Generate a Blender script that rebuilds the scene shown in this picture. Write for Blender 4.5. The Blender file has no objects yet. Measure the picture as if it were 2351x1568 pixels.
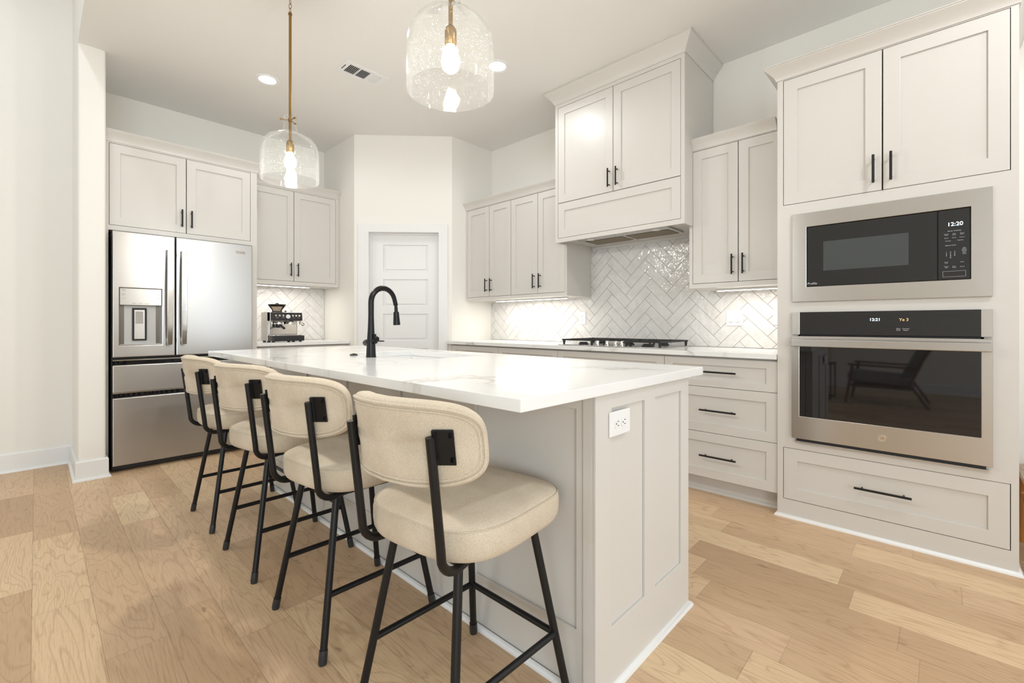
import bpy, bmesh, math, random
from mathutils import Vector, Matrix

random.seed(7)
S = bpy.context.scene
COL = S.collection
PI = math.pi
W_PX, H_PX = 2351, 1568

# ------------------------------------------------------------------ camera
F_PX, CX, CY, YAW, CAM_H = 1039.27, 1177.2, 744.09, 0.7592, 1.0859
cd = bpy.data.cameras.new('camera')
cam = bpy.data.objects.new('camera', cd)
COL.objects.link(cam)
S.camera = cam
cd.sensor_fit = 'HORIZONTAL'
cd.sensor_width = 36.0
cd.lens = 36.0 * F_PX / W_PX
cd.shift_x = (W_PX / 2 - CX) / W_PX
cd.shift_y = -(H_PX / 2 - CY) / W_PX
cd.clip_start = 0.02
cam.location = (0, 0, CAM_H)
cam.rotation_euler = (PI / 2, 0, math.atan2(math.sin(YAW), math.cos(YAW)) - PI / 2)

# ------------------------------------------------------------------ world, exposure
S.view_settings.view_transform = 'Standard'
S.view_settings.look = 'None'
S.view_settings.gamma = 1.0
S.view_settings.use_curve_mapping = False
S.view_settings.exposure = 0.16
world = bpy.data.worlds.new('world')
S.world = world
world.use_nodes = True
wb = world.node_tree.nodes['Background']
wb.inputs['Color'].default_value = (0.80, 0.90, 1.0, 1)
wb.inputs['Strength'].default_value = 1.2

# ------------------------------------------------------------------ daylight at the windows behind the camera
def area_light(name, loc, direction, sx, sy, power, color=(1, 1, 1), parent=None, spread=None):
    l = bpy.data.lights.new(name, 'AREA')
    l.shape = 'RECTANGLE'
    l.size, l.size_y = sx, sy
    l.energy = power
    l.color = color
    if spread:
        l.spread = spread
    o = bpy.data.objects.new(name, l)
    COL.objects.link(o)
    o.rotation_euler = Vector(direction).to_track_quat('-Z', 'Y').to_euler()
    o.location = loc
    if parent:
        o.parent = parent
        o.location = Vector(loc) - parent.location
    return o

WIN_COL = (0.80, 0.905, 1.0)
area_light('daylight', (-1.75, -3.08, 1.45), (0, 1, 0), 2.3, 2.0, 88, WIN_COL)
area_light('daylight', (2.53, -3.08, 1.28), (0, 1, 0), 0.34, 2.3, 12, WIN_COL)
area_light('daylight', (3.08, -3.08, 1.28), (0, 1, 0), 0.20, 2.3, 7, WIN_COL)
area_light('daylight', (-3.78, -1.9, 1.6), (1, 0, 0), 1.6, 2.2, 24, (0.86, 0.94, 1.0))
area_light('daylight', (-3.78, 3.2, 1.6), (1, 0, 0), 1.6, 2.2, 14, (0.86, 0.94, 1.0))

# ------------------------------------------------------------------ mesh helpers
class Face:
    """vertical plane: u along U, v up, w outward along N"""
    def __init__(s, o, U, N):
        s.o, s.U, s.N = Vector(o), Vector(U), Vector(N)
        s.mirror = s.U.cross(Vector((0, 0, 1))).dot(s.N) < 0
    def pt(s, u, v, w=0.0):
        return s.o + s.U * u + Vector((0, 0, v)) + s.N * w
    def at(s, d):
        return Face(s.o + s.N * d, s.U, s.N)

def XF(x):
    return Face((x, 0, 0), (0, 1, 0), (-1, 0, 0))
def YF(y):
    return Face((0, y, 0), (1, 0, 0), (0, -1, 0))

class MB:
    def __init__(s):
        s.v, s.f = [], []
    def add(s, vs, fs):
        n = len(s.v)
        s.v += [Vector(p) for p in vs]
        s.f += [tuple(i + n for i in f) for f in fs]
        return s
    def hexa(s, p):
        return s.add(p, [(0, 3, 2, 1), (4, 5, 6, 7), (0, 1, 5, 4), (1, 2, 6, 5), (2, 3, 7, 6), (3, 0, 4, 7)])
    def box(s, x0, x1, y0, y1, z0, z1):
        return s.hexa([(x0, y0, z0), (x1, y0, z0), (x1, y1, z0), (x0, y1, z0), (x0, y0, z1), (x1, y0, z1), (x1, y1, z1), (x0, y1, z1)])
    def fbox(s, F, u0, u1, v0, v1, w0, w1):
        return s.hexa([F.pt(u0, v0, w0), F.pt(u1, v0, w0), F.pt(u1, v0, w1), F.pt(u0, v0, w1), F.pt(u0, v1, w0), F.pt(u1, v1, w0), F.pt(u1, v1, w1), F.pt(u0, v1, w1)])
    def plate(s, F, us, vs, is_open, w0, w1):
        """sheet with rectangular openings between depths w0 (back) and w1 (front)"""
        nu, nv = len(us), len(vs)
        n = len(s.v)
        for w in (w1, w0):
            for v in vs:
                for u in us:
                    s.v.append(F.pt(u, v, w))
        I = lambda i, j, k: n + k * nu * nv + j * nu + i
        full = lambda i, j: 0 <= i < nu - 1 and 0 <= j < nv - 1 and not is_open((us[i] + us[i + 1]) / 2, (vs[j] + vs[j + 1]) / 2)
        for i in range(nu - 1):
            for j in range(nv - 1):
                if not full(i, j):
                    continue
                s.f.append((I(i, j, 0), I(i + 1, j, 0), I(i + 1, j + 1, 0), I(i, j + 1, 0)))
                s.f.append((I(i, j, 1), I(i, j + 1, 1), I(i + 1, j + 1, 1), I(i + 1, j, 1)))
                for (di, dj, a, b) in ((-1, 0, (i, j), (i, j + 1)), (1, 0, (i + 1, j), (i + 1, j + 1)), (0, -1, (i, j), (i + 1, j)), (0, 1, (i, j + 1), (i + 1, j + 1))):
                    if not full(i + di, j + dj):
                        s.f.append((I(*a, 0), I(*b, 0), I(*b, 1), I(*a, 1)))
        return s
    def rects(s, F, u0, u1, v0, v1, openings, w0, w1):
        us = sorted({round(x, 5) for x in [u0, u1] + [o[0] for o in openings] + [o[1] for o in openings]})
        vs = sorted({round(x, 5) for x in [v0, v1] + [o[2] for o in openings] + [o[3] for o in openings]})
        return s.plate(F, us, vs, lambda u, v: any(o[0] < u < o[1] and o[2] < v < o[3] for o in openings), w0, w1)
    def shaker(s, F, u0, u1, v0, v1, rail=0.062, thick=0.02, rec=0.009, splits=(), rail_v=None):
        """panel front: flat frame with recessed field(s); front at w=0"""
        rv = rail_v or rail
        n = len(s.v)
        xs = [u0 + rail] + [x for c in splits for x in (c - rail / 2, c + rail / 2)] + [u1 - rail]
        fields = [(xs[i], xs[i + 1]) for i in range(0, len(xs), 2)]
        us = [u0] + xs + [u1]
        vs = [v0, v0 + rv, v1 - rv, v1]
        s.rects(F, u0, u1, v0, v1, [(a, b, vs[1], vs[2]) for a, b in fields], -rec, 0.0)
        s.fbox(F, u0, u1, v0, v1, -thick, -rec)
        return s
    def tube(s, pts, r, seg=12, cap=True, closed=False, r1=None):
        pts = [Vector(p) for p in pts]
        m = len(pts)
        n = len(s.v)
        ref = None
        for i, p in enumerate(pts):
            if closed:
                t = (pts[(i + 1) % m] - pts[i - 1]).normalized()
            else:
                t = (pts[min(i + 1, m - 1)] - pts[max(i - 1, 0)]).normalized()
            if ref is None:
                ref = t.cross(Vector((0, 0, 1)))
                if ref.length < 0.05:
                    ref = t.cross(Vector((1, 0, 0)))
            ref = (ref - t * ref.dot(t)).normalized()
            b = t.cross(ref)
            rr = r if not isinstance(r, (list, tuple)) else r[i]
            if r1 is not None:
                rr = r + (r1 - r) * i / (m - 1)
            for k in range(seg):
                a = 2 * PI * k / seg
                s.v.append(p + (ref * math.cos(a) + b * math.sin(a)) * rr)
        for i in range(m if closed else m - 1):
            j = (i + 1) % m
            for k in range(seg):
                k2 = (k + 1) % seg
                s.f.append((n + i * seg + k, n + i * seg + k2, n + j * seg + k2, n + j * seg + k))
        if cap and not closed:
            s.f.append(tuple(n + k for k in reversed(range(seg))))
            s.f.append(tuple(n + (m - 1) * seg + k for k in range(seg)))
        return s
    def lathe(s, prof, c=(0, 0, 0), seg=48, axis='Z', closed=False):
        """prof: (r, h) pairs; axis direction of h"""
        n = len(s.v)
        c = Vector(c)
        ax = {'Z': (Vector((1, 0, 0)), Vector((0, 1, 0)), Vector((0, 0, 1))), 'X': (Vector((0, 1, 0)), Vector((0, 0, 1)), Vector((1, 0, 0))), 'Y': (Vector((0, 0, 1)), Vector((1, 0, 0)), Vector((0, 1, 0)))}[axis]
        m = len(prof)
        for r, h in prof:
            for k in range(seg):
                a = 2 * PI * k / seg
                s.v.append(c + ax[0] * (r * math.cos(a)) + ax[1] * (r * math.sin(a)) + ax[2] * h)
        for i in range(m if closed else m - 1):
            j = (i + 1) % m
            for k in range(seg):
                k2 = (k + 1) % seg
                s.f.append((n + i * seg + k, n + i * seg + k2, n + j * seg + k2, n + j * seg + k))
        if not closed:
            if prof[0][0] > 1e-6:
                s.f.append(tuple(n + k for k in reversed(range(seg))))
            if prof[-1][0] > 1e-6:
                s.f.append(tuple(n + (m - 1) * seg + k for k in range(seg)))
        return s
    def sweep(s, path, prof, side=1):
        """path: xy points; prof: closed list of (out, z); out is to the left (side=1) or right (-1) of travel"""
        P = [Vector((p[0], p[1])) for p in path]
        m, q = len(P), len(prof)
        nr = []
        for i in range(m):
            d0 = (P[i] - P[i - 1]).normalized() if i > 0 else None
            d1 = (P[i + 1] - P[i]).normalized() if i < m - 1 else None
            n0 = Vector((-d0.y, d0.x)) if d0 else None
            n1 = Vector((-d1.y, d1.x)) if d1 else None
            if n0 is None or n1 is None:
                nn = (n0 or n1)
            else:
                nn = (n0 + n1).normalized()
                nn = nn / max(0.2, nn.dot(n0))
            nr.append(nn * side)
        n = len(s.v)
        for i in range(m):
            for o, z in prof:
                p = P[i] + nr[i] * o
                s.v.append(Vector((p.x, p.y, z)))
        for i in range(m - 1):
            for k in range(q):
                k2 = (k + 1) % q
                s.f.append((n + i * q + k, n + i * q + k2, n + (i + 1) * q + k2, n + (i + 1) * q + k))
        s.f.append(tuple(n + k for k in range(q)))
        s.f.append(tuple(n + (m - 1) * q + k for k in range(q)))
        return s
    def poly(s, F, pts, w0, w1):
        """extruded polygon in a face plane"""
        q = len(pts)
        n = len(s.v)
        for w in (w0, w1):
            for u, v in pts:
                s.v.append(F.pt(u, v, w))
        s.f.append(tuple(n + k for k in range(q)))
        s.f.append(tuple(n + q + k for k in range(q)))
        for k in range(q):
            k2 = (k + 1) % q
            s.f.append((n + k, n + k2, n + q + k2, n + q + k))
        return s
    def xform(s, M, start=0):
        for i in range(start, len(s.v)):
            s.v[i] = M @ s.v[i]
        return s
    def build(s, name, mat, parent=None, bevel=0.0, seg=2, smooth=False, local=False, sub=0, uv=False, angle=40):
        off = Vector((0, 0, 0)) if (parent is None or local) else parent.matrix_basis.translation
        if parent is not None and parent.parent is not None and not local:
            off = off + parent.parent.matrix_basis.translation
        me = bpy.data.meshes.new(name)
        me.from_pydata([p - off for p in s.v], [], s.f)
        bm = bmesh.new()
        bm.from_mesh(me)
        bmesh.ops.remove_doubles(bm, verts=bm.verts, dist=1e-6)
        bmesh.ops.recalc_face_normals(bm, faces=bm.faces)
        if uv:
            lay = bm.loops.layers.uv.new('UVMap')
            for f in bm.faces:
                nx, ny, nz = (abs(c) for c in f.normal)
                for l in f.loops:
                    co = l.vert.co
                    l[lay].uv = (co.x, co.y) if nz > max(nx, ny) else ((co.y, co.z) if nx > ny else (co.x, co.z))
        bm.to_mesh(me)
        bm.free()
        if smooth:
            for p in me.polygons:
                p.use_smooth = True
            try:
                me.set_sharp_from_angle(angle=math.radians(angle))
            except Exception:
                pass
        o = bpy.data.objects.new(name, me)
        COL.objects.link(o)
        me.materials.append(mat)
        if parent is not None:
            o.parent = parent
        if bevel:
            b = o.modifiers.new('bevel', 'BEVEL')
            b.width, b.segments, b.limit_method, b.angle_limit = bevel, seg, 'ANGLE', math.radians(50)
            b.harden_normals = False
        if sub:
            m = o.modifiers.new('sub', 'SUBSURF')
            m.levels = m.render_levels = sub
        return o

def empty(name, loc, label, cat, group=None, rotz=0):
    o = bpy.data.objects.new(name, None)
    COL.objects.link(o)
    o.location = loc
    o.rotation_euler = (0, 0, rotz)
    o.empty_display_size = 0.1
    tag(o, label, cat, group)
    return o
def tag(o, label, cat, group=None):
    o['label'], o['category'] = label, cat
    if group:
        o['group'] = group
    return o
def struct(o):
    o['kind'] = 'structure'
    return o
def lab(o, t):
    o['label'] = t
    return o
def copy_tree(o, parent=None):
    c = o.copy()
    COL.objects.link(c)
    c.parent = parent
    for ch in list(o.children):
        copy_tree(ch, c)
    return c

def text(name, body, F, u, v, w, size, mat, parent, ext=0.0003, align='CENTER', spacing=1.0):
    cu = bpy.data.curves.new(name, 'FONT')
    cu.body, cu.size, cu.extrude, cu.align_x, cu.align_y = body, size, ext, align, 'CENTER'
    cu.space_line = spacing
    o = bpy.data.objects.new(name, cu)
    COL.objects.link(o)
    cu.materials.append(mat)
    U = -F.U if F.mirror else F.U
    M = Matrix((U, Vector((0, 0, 1)), F.N)).transposed().to_4x4()
    M.translation = F.pt(u, v, w)
    o.parent = parent
    off, p = Vector((0, 0, 0)), parent
    while p:
        off += p.matrix_basis.translation
        p = p.parent
    M.translation = M.translation - off
    dg = bpy.context.evaluated_depsgraph_get()
    me = bpy.data.meshes.new_from_object(o.evaluated_get(dg))
    bpy.data.objects.remove(o)
    bpy.data.curves.remove(cu)
    me.materials.clear()
    me.materials.append(mat)
    o = bpy.data.objects.new(name, me)
    COL.objects.link(o)
    o.parent = parent
    o.matrix_basis = M
    return o

# ------------------------------------------------------------------ materials
def srgb(r, g, b):
    f = lambda c: (c / 255 / 12.92) if c / 255 <= 0.04045 else ((c / 255 + 0.055) / 1.055) ** 2.4
    return (f(r), f(g), f(b), 1)

class NT:
    def __init__(s, name):
        s.m = bpy.data.materials.new(name)
        s.m.use_nodes = True
        s.t = s.m.node_tree
        s.b = s.t.nodes['Principled BSDF']
        s.out = s.t.nodes['Material Output']
    def n(s, typ, **kw):
        nd = s.t.nodes.new('ShaderNode' + typ)
        for k, v in kw.items():
            if k in ('ins',):
                for kk, vv in v.items():
                    nd.inputs[kk].default_value = vv
            else:
                setattr(nd, k, v)
        return nd
    def l(s, a, b):
        s.t.links.new(a, b)
    def math(s, op, a, b=None, c=None):
        nd = s.n('Math', operation=op)
        for i, x in enumerate((a, b, c)):
            if x is None:
                continue
            if isinstance(x, (int, float)):
                nd.inputs[i].default_value = x
            else:
                s.l(x, nd.inputs[i])
        return nd.outputs[0]
    def mix(s, fac, a, b, blend='MIX'):
        nd = s.n('Mix', data_type='RGBA', blend_type=blend)
        for sock, x in ((nd.inputs[0], fac), (nd.inputs[6], a), (nd.inputs[7], b)):
            if isinstance(x, (int, float)):
                sock.default_value = x
            elif isinstance(x, tuple):
                sock.default_value = x
            else:
                s.l(x, sock)
        return nd.outputs[2]
    def ramp(s, fac, stops, interp='LINEAR'):
        nd = s.n('ValToRGB')
        nd.color_ramp.interpolation = interp
        e = nd.color_ramp.elements
        while len(e) < len(stops):
            e.new(0.5)
        for el, (p, c) in zip(e, stops):
            el.position = p
            el.color = c if len(c) == 4 else (*c, 1)
        s.l(fac, nd.inputs[0])
        return nd.outputs[0]
    def bump(s, h, strength=0.1, dist=0.01):
        nd = s.n('Bump', ins={'Strength': strength, 'Distance': dist})
        s.l(h, nd.inputs['Height'])
        s.l(nd.outputs[0], s.b.inputs['Normal'])
        return nd

def simple(name, col, rough=0.5, metal=0.0, noise=0.0, nscale=60, bump=0.0, coat=0.0, spec=None):
    t = NT(name)
    t.b.inputs['Base Color'].default_value = col
    t.b.inputs['Roughness'].default_value = rough
    t.b.inputs['Metallic'].default_value = metal
    if coat:
        t.b.inputs['Coat Weight'].default_value = coat
        t.b.inputs['Coat Roughness'].default_value = 0.05
    if spec is not None:
        t.b.inputs['Specular IOR Level'].default_value = spec
    tc = t.n('TexCoord')
    nz = t.n('TexNoise', ins={'Scale': nscale, 'Detail': 3.0})
    t.l(tc.outputs['Object'], nz.inputs['Vector'])
    r = t.math('MULTIPLY_ADD', nz.outputs[0], 0.015, rough - 0.0075)
    t.l(r, t.b.inputs['Roughness'])
    if noise:
        d = tuple(c * (1 - noise) for c in col[:3]) + (1,)
        t.l(t.mix(nz.outputs[0], d, col), t.b.inputs['Base Color'])
    if bump:
        t.bump(nz.outputs[0], bump, 0.002)
    return t.m

def emit(name, col, strength):
    t = NT(name)
    t.b.inputs['Base Color'].default_value = (0.02, 0.02, 0.02, 1)
    t.b.inputs['Emission Color'].default_value = col
    t.b.inputs['Emission Strength'].default_value = strength
    return t.m

M = {}
M['paint_wall'] = simple('wall_paint', (0.86, 0.835, 0.775, 1), 0.6, bump=0.08, nscale=220)
M['paint_ceiling'] = simple('ceiling_paint', (0.86, 0.845, 0.815, 1), 0.8, bump=0.1, nscale=200)
M['paint_trim'] = simple('trim_paint', (0.83, 0.825, 0.81, 1), 0.35)
M['paint_cab'] = simple('cabinet_paint', (0.66, 0.63, 0.585, 1), 0.36)
M['gap_shade'] = simple('gap_shade_dark', (0.10, 0.085, 0.06, 1), 0.7)  # dark colour standing in for shade in the door gaps
M['black'] = simple('black_metal', (0.006, 0.006, 0.0065, 1), 0.4, bump=0.02, nscale=400, spec=0.35)
M['black_gloss'] = simple('black_glossy_metal', (0.005, 0.005, 0.0055, 1), 0.28, spec=0.3)
M['rubber'] = simple('rubber', (0.022, 0.024, 0.026, 1), 0.35)
M['glass_black'] = simple('black_glass', (0.008, 0.008, 0.009, 1), 0.03, spec=0.6)
M['plastic_black'] = simple('black_plastic', (0.015, 0.015, 0.016, 1), 0.35)
M['iron'] = simple('cast_iron', (0.02, 0.02, 0.02, 1), 0.6, bump=0.15, nscale=500)
M['plastic_white'] = simple('white_plastic', (0.85, 0.85, 0.84, 1), 0.3)
M['slot'] = simple('dark_slot', (0.02, 0.02, 0.02, 1), 0.6)
M['porcelain'] = simple('white_porcelain', (0.86, 0.86, 0.85, 1), 0.12)
M['brass'] = simple('aged_brass', (0.36, 0.22, 0.075, 1), 0.3, 1.0, noise=0.3, nscale=30)
M['chrome'] = simple('chrome', (0.75, 0.73, 0.70, 1), 0.12, 1.0)
M['grout'] = simple('grout', (0.44, 0.38, 0.30, 1), 0.9)
M['filter'] = simple('mesh_filter', (0.28, 0.22, 0.14, 1), 0.5, 0.6, noise=0.5, nscale=900)
M['text_glow'] = emit('glowing_print', (0.9, 0.9, 0.9, 1), 0.5)  # lettering glows faintly by emission, though it is only print
M['text_dark'] = simple('dark_print', (0.12, 0.12, 0.12, 1), 0.5)
M['digit_white'] = emit('white_digits', (0.75, 0.9, 1.0, 1), 3.0)
M['digit_amber'] = emit('amber_digits', (1.0, 0.62, 0.25, 1), 1.2)
M['bulb'] = emit('lit_bulb', (1.0, 0.90, 0.76, 1), 40)
M['can_lens'] = emit('lit_lens', (1.0, 0.95, 0.88, 1), 14)
M['strip'] = emit('lit_strip', (1.0, 0.92, 0.82, 1), 9)

def stainless(name, col, rough=0.27, aniso=0.75, vertical=False):
    t = NT(name)
    t.b.inputs['Metallic'].default_value = 1.0
    t.b.inputs['Roughness'].default_value = rough
    t.b.inputs['Anisotropic'].default_value = aniso
    t.b.inputs['Anisotropic Rotation'].default_value = 0.0 if vertical else 0.25
    tg = t.n('Tangent', direction_type='UV_MAP')
    t.l(tg.outputs[0], t.b.inputs['Tangent'])
    uv = t.n('UVMap')
    mp = t.n('Mapping')
    mp.inputs['Scale'].default_value = (900, 4, 1) if vertical else (4, 900, 1)
    t.l(uv.outputs[0], mp.inputs[0])
    nz = t.n('TexNoise', ins={'Scale': 1.0, 'Detail': 2.0})
    t.l(mp.outputs[0], nz.inputs['Vector'])
    d = tuple(c * 0.95 for c in col[:3]) + (1,)
    t.l(t.mix(nz.outputs[0], d, col), t.b.inputs['Base Color'])
    t.l(t.math('MULTIPLY_ADD', nz.outputs[0], 0.08, rough - 0.04), t.b.inputs['Roughness'])
    return t.m
M['steel'] = stainless('brushed_stainless', (0.58, 0.565, 0.545, 1), 0.25, 0.75)
M['steel_fridge'] = stainless('fridge_stainless', (0.52, 0.51, 0.495, 1), 0.30, 0.6)
M['steel_light'] = stainless('light_stainless', (0.52, 0.515, 0.505, 1), 0.33)

def fabric():
    t = NT('beige_fabric')
    tc = t.n('TexCoord')
    n1 = t.n('TexNoise', ins={'Scale': 650.0, 'Detail': 2.0, 'Roughness': 0.7})
    n2 = t.n('TexNoise', ins={'Scale': 9.0, 'Detail': 4.0})
    for n in (n1, n2):
        t.l(tc.outputs['Object'], n.inputs['Vector'])
    c = t.ramp(n1.outputs[0], [(0.32, srgb(190, 174, 150)), (0.68, srgb(229, 217, 198))])
    c2 = t.ramp(n2.outputs[0], [(0.3, (0.86, 0.84, 0.80)), (0.65, (1, 1, 1))])
    t.l(t.mix(1.0, c, c2, 'MULTIPLY'), t.b.inputs['Base Color'])
    t.b.inputs['Roughness'].default_value = 0.95
    t.b.inputs['Specular IOR Level'].default_value = 0.1
    t.b.inputs['Sheen Weight'].default_value = 0.15
    t.bump(n1.outputs[0], 0.35, 0.0015)
    return t.m
M['fabric'] = fabric()

def quartz():
    t = NT('veined_quartz')
    geo = t.n('NewGeometry')
    nz = t.n('TexNoise', ins={'Scale': 1.6, 'Detail': 5.0, 'Roughness': 0.6})
    t.l(geo.outputs['Position'], nz.inputs['Vector'])
    mp = t.n('Mapping')
    mp.inputs['Rotation'].default_value = (0.5, 0.3, 0.5)
    add = t.n('VectorMath', operation='MULTIPLY_ADD')
    add.inputs[1].default_value = (0.9, 0.9, 0.9)
    t.l(nz.outputs['Color'], add.inputs[0])
    t.l(geo.outputs['Position'], add.inputs[2])
    t.l(add.outputs[0], mp.inputs[0])
    vo = t.n('TexVoronoi', feature='DISTANCE_TO_EDGE', ins={'Scale': 1.7})
    t.l(mp.outputs[0], vo.inputs['Vector'])
    mask = t.n('TexNoise', ins={'Scale': 2.2, 'Detail': 2.0})
    t.l(geo.outputs['Position'], mask.inputs['Vector'])
    vein = t.ramp(vo.outputs['Distance'], [(0.0, (1, 1, 1)), (0.03, (0.28, 0.28, 0.28)), (0.09, (0, 0, 0))])
    mk = t.ramp(mask.outputs[0], [(0.44, (0, 0, 0)), (0.64, (1, 1, 1))])
    f = t.math('MULTIPLY', vein, mk)
    f = t.math('MULTIPLY', f, 0.8)
    t.l(t.mix(f, (0.86, 0.855, 0.84, 1), (0.46, 0.42, 0.36, 1)), t.b.inputs['Base Color'])
    t.b.inputs['Roughness'].default_value = 0.13
    return t.m
M['quartz'] = quartz()

def tile():
    t = NT('glazed_tile')
    geo = t.n('NewGeometry')
    n1 = t.n('TexNoise', ins={'Scale': 16.0, 'Detail': 2.0})
    n2 = t.n('TexNoise', ins={'Scale': 45.0, 'Detail': 1.0})
    for n in (n1, n2):
        t.l(geo.outputs['Position'], n.inputs['Vector'])
    t.l(t.ramp(n1.outputs[0], [(0.3, (0.70, 0.675, 0.64)), (0.7, (0.78, 0.765, 0.74))]), t.b.inputs['Base Color'])
    t.b.inputs['Roughness'].default_value = 0.09
    h = t.math('ADD', n1.outputs[0], t.math('MULTIPLY', n2.outputs[0], 0.25))
    t.bump(h, 0.28, 0.02)
    return t.m
M['tile'] = tile()

def oak_floor():
    t = NT('oak_planks')
    geo = t.n('NewGeometry')
    sep = t.n('SeparateXYZ')
    t.l(geo.outputs['Position'], sep.inputs[0])
    x, y = sep.outputs[0], sep.outputs[1]
    PW = 0.165
    u = t.math('DIVIDE', t.math('ADD', x, 0.01 + 10 * PW), PW)
    row = t.math('FLOOR', u)
    fu = t.math('FRACT', u)
    w1 = t.n('TexWhiteNoise', noise_dimensions='1D')
    t.l(row, w1.inputs['W'])
    sc = t.n('SeparateColor')
    t.l(w1.outputs['Color'], sc.inputs[0])
    ln = t.math('MULTIPLY_ADD', sc.outputs[0], 0.5, 0.5)
    off = t.math('MULTIPLY', sc.outputs[1], 7.3)
    v = t.math('DIVIDE', t.math('ADD', t.math('ADD', y, 20.0), off), ln)
    idx = t.math('FLOOR', v)
    fv = t.math('FRACT', v)
    cmb = t.n('CombineXYZ')
    t.l(row, cmb.inputs[0]); t.l(idx, cmb.inputs[1])
    w2 = t.n('TexWhiteNoise', noise_dimensions='2D')
    t.l(cmb.outputs[0], w2.inputs['Vector'])
    sc2 = t.n('SeparateColor')
    t.l(w2.outputs['Color'], sc2.inputs[0])
    # per-plank shifted grain coordinates
    gx = t.math('MULTIPLY_ADD', sc2.outputs[1], 31.7, x)
    gy = t.math('MULTIPLY_ADD', sc2.outputs[2], 57.1, y)
    gc = t.n('CombineXYZ')
    t.l(gx, gc.inputs[0]); t.l(gy, gc.inputs[1]); t.l(sc2.outputs[0], gc.inputs[2])
    mp = t.n('Mapping'); mp.inputs['Scale'].default_value = (6.5, 0.9, 1)
    t.l(gc.outputs[0], mp.inputs[0])
    nb = t.n('TexNoise', ins={'Scale': 1.0, 'Detail': 2.5, 'Roughness': 0.5, 'Distortion': 0.6})
    t.l(mp.outputs[0], nb.inputs['Vector'])
    rings = t.math('FRACT', t.math('MULTIPLY', nb.outputs[0], 17.0))
    rings = t.math('ABSOLUTE', t.math('SUBTRACT', rings, 0.5))
    ringc = t.ramp(rings, [(0.0, (0, 0, 0)), (0.16, (1, 1, 1))])
    mp2 = t.n('Mapping'); mp2.inputs['Scale'].default_value = (260, 9, 1)
    t.l(gc.outputs[0], mp2.inputs[0])
    nf = t.n('TexNoise', ins={'Scale': 1.0, 'Detail': 3.0, 'Roughness': 0.7})
    t.l(mp2.outputs[0], nf.inputs['Vector'])
    mp3 = t.n('Mapping'); mp3.inputs['Scale'].default_value = (9, 3.2, 1)
    t.l(gc.outputs[0], mp3.inputs[0])
    kn = t.n('TexNoise', ins={'Scale': 2.0, 'Detail': 3.0})
    t.l(mp3.outputs[0], kn.inputs['Vector'])
    base = t.ramp(sc2.outputs[0], [(0.0, srgb(188, 156, 122)), (0.25, srgb(204, 172, 136)), (0.5, srgb(212, 180, 146)), (0.75, srgb(220, 190, 152)), (1.0, srgb(227, 200, 162))])
    c = t.mix(t.math('MULTIPLY', t.math('SUBTRACT', 1.0, ringc), 0.34), base, srgb(158, 117, 82))
    c = t.mix(t.math('MULTIPLY', t.ramp(nf.outputs[0], [(0.50, (0, 0, 0)), (0.72, (1, 1, 1))]), 0.42), c, srgb(150, 112, 80))
    c = t.mix(t.ramp(kn.outputs[0], [(0.70, (0, 0, 0)), (0.80, (0.7, 0.7, 0.7))]), c, srgb(120, 82, 52))
    eu = t.math('MINIMUM', fu, t.math('SUBTRACT', 1.0, fu))
    ev = t.math('MULTIPLY', t.math('MINIMUM', fv, t.math('SUBTRACT', 1.0, fv)), 5.2)
    e = t.math('MINIMUM', eu, ev)
    seam = t.ramp(e, [(0.002, (1, 1, 1)), (0.008, (0, 0, 0))])
    c = t.mix(t.math('MULTIPLY', seam, 0.55), c, srgb(120, 88, 60))
    t.l(c, t.b.inputs['Base Color'])
    t.l(t.math('MULTIPLY_ADD', nf.outputs[0], 0.15, 0.36), t.b.inputs['Roughness'])
    h = t.math('SUBTRACT', t.math('MULTIPLY', nf.outputs[0], -0.25), seam)
    t.bump(h, 0.25, 0.001)
    return t.m
M['floor'] = oak_floor()

def wood(name, c0, c1, sc=(40, 40, 3)):
    t = NT(name)
    tc = t.n('TexCoord')
    mp = t.n('Mapping'); mp.inputs['Scale'].default_value = sc
    t.l(tc.outputs['Object'], mp.inputs[0])
    n = t.n('TexNoise', ins={'Scale': 1.0, 'Detail': 4.0, 'Distortion': 0.5})
    t.l(mp.outputs[0], n.inputs['Vector'])
    t.l(t.ramp(n.outputs[0], [(0.3, c0), (0.7, c1)]), t.b.inputs['Base Color'])
    t.b.inputs['Roughness'].default_value = 0.4
    return t.m
M['wood_honey'] = wood('honey_wood', srgb(150, 92, 30), srgb(196, 132, 58))
M['wood_grey'] = wood('weathered_wood', srgb(134, 110, 88), srgb(186, 164, 140), (8, 40, 8))
M['wood_walnut'] = wood('walnut_wood', srgb(98, 60, 36), srgb(150, 98, 62), (8, 40, 8))
M['cushion'] = simple('grey_cushion', (0.34, 0.32, 0.29, 1), 0.95, noise=0.25, nscale=120, bump=0.3)

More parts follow.
